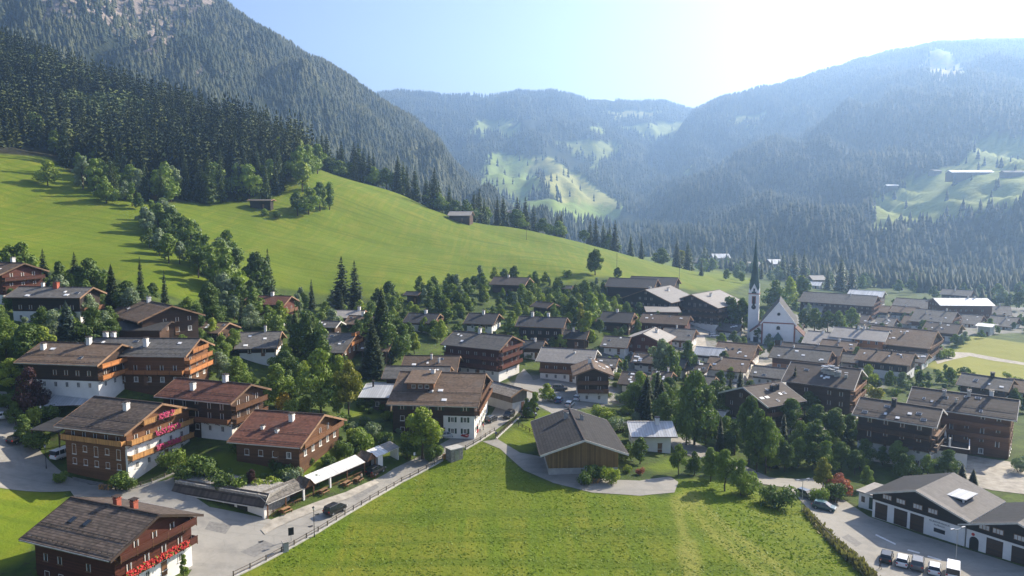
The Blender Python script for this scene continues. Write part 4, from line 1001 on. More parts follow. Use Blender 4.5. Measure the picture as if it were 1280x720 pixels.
for k,(x1,y1,x2,y2,ye,yw,h_,rm,up,lo,ph,ex) in enumerate([
 (944,457,985,460,470,-20,10,'roof_grey','timber_dark','plaster','grey gabled shop house','between white ground floor inn and great brown hotel'),
 (1030,424,1070,427,435,-10,9,'roof_brown','timber_dark','plaster','brown roof wedged under the sunlit pale roofed house','in the village core'),
 (1095,420,1130,423,433,-16,9,'roof_grey','timber_dark','plaster','grey roof left of the tent like hotel','in the village core'),
 (1160,402,1200,405,414,-12,10,'roof_plain','timber_dark','plaster','dark roof behind the tent like hotel','beside the yellow field'),
 (1198,392,1228,394,403,-14,9,'roof_grey','timber_brown','plaster','grey roofed house under the glaring white hall','at the field path'),
 (1060,392,1086,394,402,-14,9,'roof_plain','timber_dark','plaster','plain dark roof below the long grey hotel','in the village core'),
 (1132,394,1156,396,404,-18,9,'roof_brown','timber_dark','plaster','small brown roof left of the two part house','in the village core'),
 (1098,396,1120,398,406,-20,8,'roof_grey','timber_dark','timber_dark','small grey barn roof','above the tent like hotel'),
 (980,404,1004,405,412,-8,8,'roof_grey','timber_dark','plaster','grey roof tucked right behind the church nave','by the dark tree row'),
 (828,446,858,448,457,-16,8,'roof_grey','timber_dark','plaster','grey roof between the tall dark trees','left of the churchside shops'),
 (862,452,886,454,462,-20,8,'roof_plain','timber_dark','plaster','small plain roof left of the two strip inn','in the village core'),
 (795,440,826,442,452,-14,8,'roof_plain','timber_dark','plaster','plain roofed house behind grey green trees','below the sunlit white roof side'),
 (745,446,772,448,457,-12,8,'roof_grey','timber_dark','plaster','grey roofed house behind the gable fronted chalet','in the middle row'),
 (700,412,735,413,422,-8,9,'roof_slate','timber_black','timber_dark','slate roof right below the broad slate chalet','among garden trees'),
 (655,425,680,426,434,-14,8,'roof_slate','timber_dark','plaster','slate roofed cottage right of the red timbered inn','among garden trees'),
 (1010,488,1052,494,506,-20,9,'roof_plain','timber_dark','plaster','dark plain roof below the great brown hotel','in tree shade'),
 (900,404,926,405,412,-10,9,'roof_grey','timber_dark','plaster','grey roof left of the church tower','behind the column trees'),
 (1240,394,1272,397,406,-20,9,'roof_grey','timber_brown','plaster','grey roofed end house right of the flat white block','at the far right'),
 (1180,362,1215,362,368,-4,9,'roof_grey','timber_dark','plaster','grey roof strip behind the glaring white hall','at the wood edge'),
 (455,425,490,426,437,-8,8,'roof_brown','timber_dark','timber_dark','brown roof under the great spruce clump','left of the rear wing'),
 (250,402,285,403,414,-12,8,'roof_brown','timber_dark','timber_dark','brown roof among the left garden trees','below the red metal roofed chalet'),
 ]):
    house('house','house',ph,ex,(x1,y1,x2,y2),ye,yw,h_,roof=rm,up=up,low=lo,chim=((.15*(k%3-1),-.15,1.,.6),) if k%4 else ())
wood('timber_bench', (.22, .13, .07))
# ------------------------------------------------------------------ church
g = at(972, 432); yr = R_(69)
# local frame: x away from the viewer along the nave, front wall at x=0, y to the left (seen from the front)
ch = empty('church', (g.x, g.y, g.z), yr)
tag(ch, 'white parish church with a steep gable front and green needle spire', 'church')
LM.append((g.x+6, g.y+10, 14, 'the white church'))
hw, ea, ap, Ln = 7.0, 10.0, 19.2, 26.0
b = MB(); b.prism([(-hw, -4), (hw, -4), (hw, ea), (0, ap-.35), (-hw, ea)], 'x', 0, Ln, 'plaster_white'); b.build('nave_wall', ch)
sl_ = (ap-ea)/hw
b = MB()
for s in (-1, 1):
    q = hw+.5; z1 = ap-sl_*q
    b.hexa([(-.1, s*q, z1-.3), (Ln+.4, s*q, z1-.3), (Ln+.4, 0, ap-.3), (-.1, 0, ap-.3), (-.1, s*q, z1+.1), (Ln+.4, s*q, z1+.1), (Ln+.4, 0, ap+.1), (-.1, 0, ap+.1)], 'plaster_white', 'roof_slate')
nr = b.build('nave_roof', ch)
for s, yb0, yb1, dz, nm in ((1, hw, hw+4.6, 0, 'side_chapel'), (-1, hw, hw+3.6, -1, 'side_aisle')):
    b = MB(); za, zb_ = 9.0+dz, 5.4+dz
    y0, y1 = s*yb0, s*yb1
    b.hexa([(1.2, y0, -4), (1.2, y1, -4), (15, y1, -4), (15, y0, -4), (1.2, y0, za), (1.2, y1, zb_), (15, y1, zb_), (15, y0, za)], 'plaster_white')
    cpx = b.build(nm, ch)
    b = MB(); y1 = s*(yb1+.5); b.hexa([(.7, y0, za+.02), (.7, y1, zb_-.35), (15.4, y1, zb_-.35), (15.4, y0, za+.02), (.7, y0, za+.4), (.7, y1, zb_+.03), (15.4, y1, zb_+.03), (15.4, y0, za+.4)], 'trim_red', 'roof_red')
    b.build('lean_to_roof', cpx)
b = MB(); b.box(-.12, 0, -hw-.05, hw+.05, ea-.25, ea+.25, 'trim_red'); b.build('cornice', ch)
for s in (-1, 1):
    b = MB(); b.box(-.14, 0, min(s*(hw+.05), s*(hw-.6)), max(s*(hw+.05), s*(hw-.6)), -2, ea-.26, 'trim_red'); b.build('corner_pilaster', ch)
    b = MB(); b.beam((-.12, s*(hw+.5), ap-sl_*(hw+.5)-.25), (-.12, 0, ap-.25), .22, .5, 'plaster_white'); b.build('gable_coping', ch)
b = MB(); b.cyl((-.05, 0, 14), (.02, 0, 14), .85, .85, 'frame_white', 16); b.cyl((-.09, 0, 14), (-.04, 0, 14), .65, .65, 'glass_dark', 16); b.build('round_window', ch)
b = MB(); b.cyl((-.05, 0, 8.0), (.02, 0, 8.0), .9, .9, 'frame_white', 14); b.box(-.06, 0, -.9, .9, 7.0, 8.0, 'frame_white'); b.cyl((-.09, 0, 8.0), (-.03, 0, 8.0), .7, .7, 'glass_dark', 14); b.box(-.09, -.03, -.7, .7, 7.1, 8.0, 'glass_dark'); b.build('arched_window', ch)
b = MB(); b.box(-.06, 0, -1.1, 1.1, 0, 3.0, 'frame_wood'); d = b.build('door', ch)
b = MB(); k = len(b.v); b.add([(-2.6, -2.2, 2.9), (-2.6, 2.2, 2.9), (0, 2.2, 2.9), (0, -2.2, 2.9), (-.9, 0, 6.2)], [(0,1,4), (1,2,4), (2,3,4), (3,0,4), (0,3,2,1)], 'copper_green'); po = b.build('porch_roof', ch)
for s in (-1, 1):
    b = MB(); b.cyl((-2.3, s*1.9, -1), (-2.3, s*1.9, 2.9), .14, .12, 'timber_brown'); b.build('porch_post', po)
b = MB(); b.box(1.1, 1.18, hw+1.2, hw+3.4, 0, 3.2, 'glass_dark'); b.build('chapel_door', ch)
for x in (4, 9):
    b = MB(); b.box(x-.6, x+.6, -hw-3.64, -hw-3.59, 1.5, 3.6, 'glass_dark'); b.build('aisle_window', ch)
# tower behind the left flank
tw = 2.3; tx, ty = 9.5, hw+4.0
b = MB(); b.box(tx-tw, tx+tw, ty-tw, ty+tw, -4, 21.6, 'plaster_white'); to = b.build('tower', ch)
b = MB(); b.box(tx-tw-.25, tx+tw+.25, ty-tw-.25, ty+tw+.25, 21.6, 21.95, 'trim_red'); b.build('tower_cornice', to)
for dx, dy in ((-1, 0), (1, 0), (0, 1), (0, -1)):
    b = MB()
    if dx:
        x0, x1 = sorted((tx+dx*tw, tx+dx*(tw-1.6))); b.prism([(ty-2.1, 21.96), (ty+2.1, 21.96), (ty, 26.4)], 'x', x0, x1, 'plaster_white')
        b.box(min(tx+dx*tw, tx+dx*(tw+.07)), max(tx+dx*tw, tx+dx*(tw+.07)), ty-.35, ty+.35, 22.8, 24.2, 'glass_dark')
    else:
        y0, y1 = sorted((ty+dy*tw, ty+dy*(tw-1.6))); b.prism([(tx-2.1, 21.96), (tx+2.1, 21.96), (tx, 26.4)], 'y', y0, y1, 'plaster_white')
    b.build('clock_gable', to)
    b = MB(); q = tw+.03
    if dx: b.box(min(tx+dx*tw, tx+dx*(tw+.06)), max(tx+dx*tw, tx+dx*(tw+.06)), ty-.85, ty+.85, 17.3, 20.7, 'trim_red'); b.box(min(tx+dx*(tw+.06), tx+dx*(tw+.1)), max(tx+dx*(tw+.06), tx+dx*(tw+.1)), ty-.5, ty+.5, 16.4, 20.3, 'metal_dark')
    else: b.box(tx-.85, tx+.85, min(ty+dy*tw, ty+dy*(tw+.06)), max(ty+dy*tw, ty+dy*(tw+.06)), 17.4, 20.7, 'trim_red')
    b.build('belfry_window', to)
    b = MB()
    if dx: b.cyl((tx+dx*tw, ty, 15.7), (tx+dx*(tw+.09), ty, 15.7), 1.0, 1.0, 'metal_dark', 20)
    else: b.cyl((tx, ty+dy*tw, 15.7), (tx, ty+dy*(tw+.09), 15.7), 1.0, 1.0, 'metal_dark', 20)
    fc = b.build('clock_face', to)
    b = MB()
    if dx:
        X = tx+dx*(tw+.11); b.beam((X, ty, 15.7), (X, ty, 16.4), .08, .04, 'frame_white'); b.beam((X, ty, 15.7), (X, ty+.5, 15.9), .08, .04, 'frame_white')
    else:
        Yq = ty+dy*(tw+.11); b.beam((tx, Yq, 15.7), (tx, Yq, 16.4), .08, .04, 'frame_white'); b.beam((tx, Yq, 15.7), (tx+.5, Yq, 15.9), .08, .04, 'frame_white')
    b.build('clock_hands', fc)
b = MB(); n = 8
prof = [(2.35, 22.0), (2.2, 24.5), (1.75, 28), (1.1, 34.5), (.5, 41.5), (.06, 48.5)]
vs = []; fs = []
for r, z in prof:
    for i in range(n):
        a = 2*math.pi*(i+.5)/n; vs.append((tx+r*1.08*math.cos(a), ty+r*1.08*math.sin(a), z))
for k in range(len(prof)-1):
    for i in range(n): fs.append((k*n+i, k*n+(i+1) % n, (k+1)*n+(i+1) % n, (k+1)*n+i))
fs.append(tuple(range((len(prof)-1)*n, len(prof)*n))); b.add(vs, fs, 'copper_green'); spr = b.build('spire', to)
b = MB(); b.cyl((tx, ty, 47.8), (tx, ty, 50.6), .06, .04, 'metal_dark', 6); b.cyl((tx, ty-.5, 49.7), (tx, ty+.5, 49.7), .05, .05, 'metal_dark', 6); b.build('spire_cross', spr)

# ------------------------------------------------------------------ fire station: two gabled garage halls at the lower street
def text_mesh(name, txt, size, mat, parent, loc, rot):
    cu = bpy.data.curves.new(name, 'FONT'); cu.body = txt; cu.size = size; cu.extrude = .012; cu.align_x = 'CENTER'
    t = bpy.data.objects.new(name, cu); C.objects.link(t)
    dg = bpy.context.evaluated_depsgraph_get()
    me = bpy.data.meshes.new_from_object(t.evaluated_get(dg)); bpy.data.objects.remove(t)
    me.materials.clear(); me.materials.append(M[mat])
    o = bpy.data.objects.new(name, me); o.location = loc; o.rotation_euler = rot
    return link(o, parent)
A0 = at(1090, 646); A1 = at(1205, 683)
dv = Vector((A1.x-A0.x, A1.y-A0.y)); Wf = dv.length; dv.normalize()
yaw_f = math.atan2(dv.y, dv.x)           # local x along the front, local -y towards the street
zf = (A0.z+A1.z)/2
def firehall(name, label, org, W, D, hl, hr, hp, parts, up='timber_black'):
    root = empty(name, (org.x, org.y, zf), yaw_f); tag(root, label, 'fire station' if 'sign' in label or 'lettered' in label else 'garage')
    m = W/2
    b = MB(); b.box(0, W, 0, D, -2, 3.3, 'plate_white' if False else 'plaster'); b.build('lower_wall', root)
    b = MB(); b.prism([(-.05, 3.3), (W+.05, 3.3), (W+.05, hr-.3), (m, hp-.3), (-.05, hl-.3)], 'y', -.08, D, up); b.build('timber_wall', root)
    b = MB(); o = 1.0
    sL = (hp-hl)/m; sR = (hp-hr)/m
    b.hexa([(-o, -1.1, hl-sL*o-.28), (m, -1.1, hp-.28), (m, D+.6, hp-.28), (-o, D+.6, hl-sL*o-.28), (-o, -1.1, hl-sL*o), (m, -1.1, hp), (m, D+.6, hp), (-o, D+.6, hl-sL*o)], 'fascia_pale', 'roof_slate')
    b.hexa([(W+o, -1.1, hr-sR*o-.28), (m, -1.1, hp-.28), (m, D+.6, hp-.28), (W+o, D+.6, hr-sR*o-.28), (W+o, -1.1, hr-sR*o), (m, -1.1, hp), (m, D+.6, hp), (W+o, D+.6, hr-sR*o)], 'fascia_pale', 'roof_station_sunlit')  # right slope paler than the left: sunlight put into its colour
    rf = b.build('roof', root)
    for x0, x1 in parts['gates']:
        b = MB(); b.box(x0, x1, -.02, .1, -.0, 2.9, 'timber_dark')
        for k in range(1, 5): b.box(x0, x1, -.035, -.021, k*.58-.02, k*.58+.02, 'metal_dark')
        b.build('garage_door', root)
    for x in parts['wins']:
        b = MB(); b.box(x-.8, x+.8, -.14, -.08, 4.0, 4.9, 'frame_wood')
        for q in (-.5, 0, .5): b.box(x+q-.2, x+q+.2, -.16, -.141, 4.1, 4.8, 'curtain')
        b.build('window', root)
    return root, rf
fs1, rf1 = firehall('fire_station', 'white and black timber fire station with lettered wall and three garage doors', A0, Wf, 13, 4.7, 5.2, 7.6, dict(gates=[(.5, 2.7), (3.9, 6.2), (6.7, 9.0)], wins=[2.6, 5.0, 7.9, 10.4]))
LM.append((A0.x+8, A0.y, 9, 'the lettered fire station'))
b = MB(); b.box(10.6, 12.6, -.03, .05, .9, 1.8, 'frame_white'); b.box(10.7, 12.5, -.05, -.03, 1.0, 1.7, 'glass_dark'); b.build('office_window', fs1)
text_mesh('wall_lettering', 'FEUERWEHRHAUS', .40, 'ink_black', fs1, (11.5, -.02, 2.62), (math.pi/2, 0, 0))
text_mesh('wall_lettering', 'ALPBACH', .40, 'ink_black', fs1, (11.5, -.02, 2.1), (math.pi/2, 0, 0))
# roof terrace box cut into the bright slope
b = MB(); b.hexa([(10.2, 4.2, 4.9), (13.4, 4.2, 4.9), (13.4, 8.2, 4.9), (10.2, 8.2, 4.9), (10.2, 4.2, 6.5), (13.4, 4.2, 6.45), (13.4, 8.2, 6.45), (10.2, 8.2, 6.5)], 'plaster'); dm1 = b.build('roof_dormer', rf1)
b = MB(); b.box(13.41, 13.46, 4.6, 7.8, 5.3, 6.3, 'glass_dark'); b.build('dormer_window', dm1)
b = MB(); b.box(10.4, 13.2, 4.13, 4.19, 5.6, 6.3, 'glass_dark'); b.build('dormer_window', dm1)
b = MB(); b.box(9.6, 13.9, 3.8, 8.6, 6.51, 6.66, 'roof_metal'); b.build('dormer_roof', dm1)
for yy_ in (2.2, 3.9):
    b = MB(); b.beam((11.5, yy_, 6.3), (14.0, yy_, 5.6), .05, .05, 'metal_dark')
    for q in range(4): b.box(11.6+.75*q, 11.65+.75*q, yy_-.03, yy_+.03, 4.9, 6.25-.21*q, 'metal_dark')
    b.build('roof_railing', rf1)
A2 = A0 + Vector((dv.x, dv.y, 0))*(Wf+.25)
fs2, rf2 = firehall('garage_hall', 'second dark gabled garage hall with arched door beside the fire station', A2, 15, 13, 4.4, 4.6, 7.2, dict(gates=[(3.0, 5.4), (6.6, 9.2), (10, 12.4)], wins=[2.6, 4.6, 7.6, 10.4]))
LM.append((A2.x+7, A2.y, 9, 'the second garage hall'))
b = MB(); b.box(.5, 1.9, -.03, .1, 0, 1.6, 'ink_black'); b.cyl((1.2, -.03, 1.6), (1.2, .1, 1.6), .7, .7, 'ink_black', 20); b.build('arched_door', fs2)
b = MB(); b.cyl((1.0, -.05, 2.65), (1.0, -.01, 2.65), .26, .26, 'lamp_red', 14); b.build('wall_emblem', fs2)
chimney(rf2, 8.4, 8, 7.0, 1.0, .7, 'metal_dark'); chimney(rf2, 9.4, 8.3, 6.8, 1.0, .7, 'metal_dark')
A3 = A0 - Vector((dv.x, dv.y, 0))*4.2 + Vector((-dv.y, dv.x, 0))*3.0
r = empty('annex', (A3.x, A3.y, zf), yaw_f); tag(r, 'low white flat roofed annex left of the fire station', 'annex')
b = MB(); b.box(0, 3.9, 0, 6, -2, 2.7, 'plaster'); b.build('wall', r)
b = MB(); b.box(-.4, 4.1, -.5, 6.4, 2.702, 2.95, 'roof_pale'); b.build('roof', r)
b = MB(); b.box(.5, 1.2, -.03, .05, .9, 2.0, 'glass_dark'); b.build('window', r)
b = MB(); b.box(2.0, 3.3, -.03, .05, 0, 2.2, 'shutter_green'); b.build('door', r)

# ------------------------------------------------------------------ market arcade along the road
B0 = at(332.5, 648); B1 = at(497, 574)
av = Vector((B1.x-B0.x, B1.y-B0.y)); LA = av.length; av.normalize(); ayaw = math.atan2(av.y, av.x); slope = (B1.z-B0.z)/LA
ar = empty('market_arcade', (B0.x, B0.y, B0.z), ayaw); tag(ar, 'long timber arcade with glaring white roofs along the road below the garden', 'arcade')
LM.append((B0.x+av.x*LA/2, B0.y+av.y*LA/2, 9, 'the white roofed arcade'))
def seg(u0, u1, zf0, zb0, mat, over=.6, back=2.1, gable=False):
    zb0 -= .55
    b = MB(); s0, s1 = slope*u0, slope*u1
    b.hexa([(u0, -over, zf0+s0-.12), (u1, -over, zf0+s1-.12), (u1, back, zb0+s1-.12), (u0, back, zb0+s0-.12), (u0, -over, zf0+s0), (u1, -over, zf0+s1), (u1, back, zb0+s1), (u0, back, zb0+s0)], 'fascia_pale', mat)
    b.build('roof_section', ar)
UL = LA
seg(0, UL*.24, 2.7, 4.6, 'roof_old'); seg(UL*.31, UL*.70, 2.75, 4.3, 'roof_white'); seg(UL*.79, UL*.90, 2.75, 4.2, 'roof_white'); seg(UL*.90, UL*1.0, 2.8, 4.2, 'roof_pale')
for u0, u1 in ((UL*.24, UL*.31), (UL*.71, UL*.79)):      # little cross gables
    b = MB(); m_ = (u0+u1)/2; s0 = slope*m_
    for a, c in ((u0, m_), (u1, m_)):
        b.hexa([(a, -.9, 2.6+s0), (c, -.9, 4.0+s0), (c, 2.1, 4.1+s0), (a, 2.1, 3.4+s0), (a, -.9, 2.72+s0), (c, -.9, 4.12+s0), (c, 2.1, 4.22+s0), (a, 2.1, 3.52+s0)], 'timber_brown', 'roof_brown')
    b.build('cross_gable', ar)
    b = MB(); b.prism([(u0+.15, 2.6+s0), (u1-.15, 2.6+s0), (m_, 3.9+s0)], 'y', -.6, -.5, 'timber_brown'); b.build('gable_board', ar)
for u in (.15, UL*.12, UL*.24, UL*.31, UL*.43, UL*.56, UL*.70, UL*.79):
    b = MB(); wdt = .2 if u not in (UL*.24, UL*.43) else .34
    b.box(u-wdt/2, u+wdt/2, -.3-wdt/2, -.3+wdt/2, -.5+slope*u, 2.72+slope*u, 'plaster' if wdt > .3 else 'timber_brown'); b.build('post', ar)
b = MB(); b.hexa([(0, 1.75, -1), (UL*.9, 1.75, -1+slope*UL*.9), (UL*.9, 2.0, -1+slope*UL*.9), (0, 2.0, -1), (0, 1.75, 3.2), (UL*.9, 1.75, 3.1+slope*UL*.9), (UL*.9, 2.0, 3.1+slope*UL*.9), (0, 2.0, 3.2)], 'timber_dark'); b.build('back_wall', ar)
b = MB(); u = UL*.82; b.box(u, u+1.4, -.2, 1.7, -.5+slope*u, 2.6+slope*u, 'plaster'); b.build('white_bay', ar)
b = MB(); b.box(UL-.2, UL, -.3, 1.9, -.5+slope*UL, 2.7+slope*UL, 'plaster'); b.build('end_wall', ar)
r0 = random.Random(3)
for i in range(9):                                        # rail panels between posts
    u = UL*(.03+.073*i)
    b = MB()
    b.beam((u, -.3, .95+slope*u), (u+UL*.066, -.3, .95+slope*(u+UL*.066)), .1, .1, 'timber_brown')
    for k in range(6): x = u+UL*.066*k/5; b.box(x-.03, x+.03, -.33, -.27, slope*x, .93+slope*x, 'timber_brown')
    b.build('railing', ar)
bn = [.34, .40, .50, .60]
for i, q in enumerate((.10, .36, .52, .61, .735)):
    u = UL*q; y0 = -1.5 if i > 1 else -1.0
    p = Vector((B0.x, B0.y, 0))+Vector((av.x, av.y, 0))*u+Vector((av.y, -av.x, 0))*(-y0)
    t = empty('table', (p.x, p.y, T1(p.x, p.y)+.07), ayaw+.1*i)
    tag(t, ['low wooden table at the dark end of the arcade', 'wooden bench table in front of the long white roof', 'honey brown table outside the arcade below the roof middle', 'honey brown table nearest the parked black jeep side', 'pale table in the gap between the two white roofs'][i], 'table', 'tables outside the arcade')
    b = MB(); b.box(-.9, .9, -.4, .4, .72, .78, 'timber_bench'); b.build('tabletop', t)
    for s in (-.75, .75):
        b = MB(); b.box(s-.05, s+.05, -.35, .35, 0, .72, 'timber_brown'); b.build('leg', t)
    for s in (-.75, .75):
        b = MB(); b.box(-.9, .9, s-.15, s+.15, .42, .46, 'timber_bench'); b.box(-.8, -.7, s-.1, s+.1, 0, .42, 'timber_brown'); b.box(.7, .8, s-.1, s+.1, 0, .42, 'timber_brown'); b.build('bench', t)

# garage under the garden
P0 = at(216, 613); P1 = at(331, 648.5)
gv = Vector((P1.x-P0.x, P1.y-P0.y)); LG = gv.length; gv.normalize(); gy = math.atan2(gv.y, gv.x)
ga = empty('garage', (P0.x, P0.y, min(P0.z, P1.z)), gy); tag(ga, 'white garage wall under a dark shingle band holding up the garden', 'garage')
LM.append(((P0.x+P1.x)/2, (P0.y+P1.y)/2, 9, 'the garden garage'))
b = MB(); b.box(0, LG, .6, 7, -2, 3.9, 'stone'); b.build('retaining_wall', ga)
b = MB(); b.box(LG*.28, LG, .3, .6, -1.5, 2.1, 'plaster'); b.build('front_wall', ga)
b = MB(); b.hexa([(0, -.5, 1.9), (LG+.2, -.5, 1.9), (LG+.2, 1.2, 3.9), (0, 1.2, 3.9), (0, -.5, 2.1), (LG+.2, -.5, 2.1), (LG+.2, 1.2, 4.15), (0, 1.2, 4.15)], 'fascia_pale', 'roof_dark_tile'); b.build('roof_band', ga)
for q in (.42, .56, .70):
    b = MB(); b.box(LG*q, LG*q+LG*.11, .27, .32, -.2, 1.7, 'metal_dark'); b.build('garage_door', ga)
b = MB(); b.box(LG-.4, LG+.02, -.1, .3, -1.5, 2.0, 'plaster'); b.build('corner_post', ga)

# transformer kiosk by the fence
k0 = at(568, 574)
kr = empty('kiosk', (k0.x, k0.y, k0.z), R_(38)); tag(kr, 'small tan stone kiosk with flat lid beside the road fence', 'kiosk')
LM.append((k0.x, k0.y, 2, 'the tan stone kiosk'))
b = MB(); b.box(-1.5, 1.5, -1.1, 1.1, -.8, 2.5, 'stone'); b.build('wall', kr)
b = MB(); b.box(-1.7, 1.7, -1.3, 1.3, 2.502, 2.7, 'concrete'); b.build('lid', kr)
b = MB(); b.box(-.5, .5, -1.13, -1.1, .1, 2.1, 'metal_grey'); b.build('door', kr)

# carports
def carport(px, py, yaw, W, D, h0, h1, mat, label, base=.0):
    p = at(px, py); r = empty('carport', (p.x, p.y, p.z), R_(yaw)); tag(r, label, 'carport')
    b = MB(); b.hexa([(-W/2, -D/2, h0-.15), (W/2, -D/2, h0-.15), (W/2, D/2, h1-.15), (-W/2, D/2, h1-.15), (-W/2, -D/2, h0), (W/2, -D/2, h0), (W/2, D/2, h1), (-W/2, D/2, h1)], 'fascia_dark', mat); b.build('roof', r)
    for sx in (-1, 1):
        for sy in (-1, 1):
            hh = h0 if sy < 0 else h1
            b = MB(); b.box(sx*(W/2-.3)-.1, sx*(W/2-.3)+.1, sy*(D/2-.3)-.1, sy*(D/2-.3)+.1, -1.5, hh-.2, 'timber_dark'); b.build('post', r)
    return r
carport(92, 512, 8, 10, 5, 1.6, 2.9, 'roof_metal', 'white ribbed lean to roof below the brown chalet with orange balconies')
carport(74, 557, -12, 7, 7, 4.2, 4.8, 'roof_slate', 'dark flat carport left of the pink geranium chalet')


# pillared terrace of the patchy roofed hotel
th_ = at(1176, 575)
r = empty('terrace', (th_.x, th_.y, th_.z), R_(-32)); tag(r, 'raised hotel terrace with white parapet and closed parasol', 'terrace')
b = MB(); b.box(-5, 5, -4, 4, -2, 3.4, 'plaster'); b.build('base', r)
b = MB(); b.box(-5.3, 5.3, -4.3, 4.3, 3.402, 3.6, 'fascia_dark'); b.build('deck', r)
for a in ((-5.3, 5.3, -4.36, -4.26), (5.24, 5.34, -4.2, 4.3), (-5.34, -5.24, -4.2, 4.3)):
    b = MB(); b.box(*a, 3.602, 4.5, 'timber_dark'); b.box(a[0]-.04, a[1]+.04, a[2]-.04, a[3]+.04, 4.502, 4.6, 'plaster'); b.build('parapet', r)
for i in range(3):
    b = MB(); b.box(-4.6+3*i, -4.2+3*i, -3.9, -3.5, 3.602, 6.4, 'plaster'); b.build('pillar', r)
def closed_parasol(px, py, h, label):
    p = at(px, py, h); r = empty('parasol', (p.x, p.y, p.z+h), 0); tag(r, label, 'parasol')
    b = MB(); b.cyl((0, 0, 0), (0, 0, 2.9), .04, .04, 'metal_grey', 6); b.cyl((0,0,0), (0,0,.08), .3, .3, 'concrete', 10); b.build('pole', r)
    b = MB(); b.cyl((0, 0, 1.0), (0, 0, 2.2), .26, .2, 'cloth_white', 8); b.cyl((0, 0, 2.2), (0, 0, 2.85), .2, .03, 'cloth_white', 8); b.build('canopy', r)
closed_parasol(1181, 553, 3.6, 'closed white parasol on the hotel terrace')
def open_parasol(px, py, w, h, label, mat='cloth_white'):
    p = at(px, py); r = empty('parasol', (p.x, p.y, p.z), .3); tag(r, label, 'parasol')
    b = MB(); b.cyl((0, 0, 0), (0, 0, h), .05, .05, 'metal_grey', 6); b.build('pole', r)
    b = MB(); q = w/2; vs = [(-q,-q,h-.5),(q,-q,h-.5),(q,q,h-.5),(-q,q,h-.5),(0,0,h+.1),(0,0,h+.02)]
    b.add(vs, [(0,1,4),(1,2,4),(2,3,4),(3,0,4),(1,0,5),(2,1,5),(3,2,5),(0,3,5)], mat); b.build('canopy', r)
open_parasol(1019, 548, 5, 3.4, 'open white square parasol in the dark garden behind the brown hotel')

# pale flat roofed house in the shade right of the slate barn
house('house','house','pale flat roofed white house in deep tree shade','above the lower street',(880,513,908,512),521,-18,5,W=8,pitch=8,roof='roof_pale',up='plaster',low='plaster',chim=(),fas='fascia_pale')
# right hillside farm
RQX, RQY = project(*RIGHT)
def far_box(name, label, px, py, D, L, W, h, yaw, rm, wm, pit=18):
    i = np.argmin((RQX-px)**2+(RQY-py)**2+(RIGHT[1] > 1700)*1e6+(RIGHT[1] < 850)*1e6); x, y, z = (float(RIGHT[k].ravel()[i]) for k in range(3))
    r = empty(name, (x, y, z), R_(yaw)); tag(r, label, 'farm building')
    b = MB(); b.prism([(-W/2, -7), (W/2, -7), (W/2, h), (0, h+W/2*math.tan(R_(pit))), (-W/2, h)], 'x', -L/2, L/2, wm); b.build('wall', r)
    b = MB(); t = math.tan(R_(pit))
    for s in (-1, 1): q = W/2+1.2; b.hexa([(-L/2-1, s*q, h-t*1.2), (L/2+1, s*q, h-t*1.2), (L/2+1, 0, h+W/2*t), (-L/2-1, 0, h+W/2*t), (-L/2-1, s*q, h-t*1.2+.4), (L/2+1, s*q, h-t*1.2+.4), (L/2+1, 0, h+W/2*t+.4), (-L/2-1, 0, h+W/2*t+.4)], rm)
    b.build('roof', r)
far_box('farmhouse', 'long white roofed farm barn on the far right hillside', 1213, 221, 1200, 62, 20, 7, -4, 'roof_white', 'timber_grey')
far_box('farmhouse', 'smaller grey farm house right of the long hillside barn', 1262, 221, 1200, 26, 16, 6, -8, 'roof_grey', 'timber_grey')
far_box('farmhouse', 'little white roofed farm house at the left end of the hillside clearing', 1115, 238, 1120, 18, 12, 5, -12, 'roof_white', 'timber_grey')
far_box('farmhouse', 'small grey stable left of the long hillside barn', 1168, 220, 1180, 18, 12, 5, 20, 'roof_grey', 'timber_grey')
# ------------------------------------------------------------------ valley floor beyond the village
fx = np.linspace(-250, 1500, 36)[None].repeat(40, 0); fy = np.linspace(930, 2600, 40)[:, None].repeat(36, 1)
me = grid_mesh('valley_floor', fx, fy, -13+fbm(fx, fy, 120, 5)*3, ['mountain_cover'])
tag(link(bpy.data.objects.new('valley_floor', me)), kind='structure')

# ------------------------------------------------------------------ tree prototypes (10 m broadleaf, 20 m spruce, 2 m bush)
def leaves(cent, rad, n, size, r, flat=.8):
    """n leaf sprays on the shells of several clumps"""
    k = r.choice(len(cent), n, p=rad**2/np.sum(rad**2))
    d = r.normal(size=(n, 3)); d[:, 2] += .25; d /= np.linalg.norm(d, axis=1)[:, None]
    rr = rad[k]*(1-.5*r.random(n)**2.2)
    c = cent[k]+d*rr[:, None]*np.array([1, 1, flat])
    nrm = d+r.normal(scale=.55, size=(n, 3)); nrm /= np.linalg.norm(nrm, axis=1)[:, None]
    t = np.cross(nrm, r.normal(size=(n, 3))); t /= np.linalg.norm(t, axis=1)[:, None]; b_ = np.cross(nrm, t)
    s = size*r.uniform(.55, 1.35, n)[:, None]
    V = np.stack([c-t*s, c+b_*s*.6+nrm*s*.18, c+t*s, c-b_*s*.6+nrm*s*.18], 1).reshape(-1, 3)
    return V, np.arange(n*4).reshape(-1, 4)
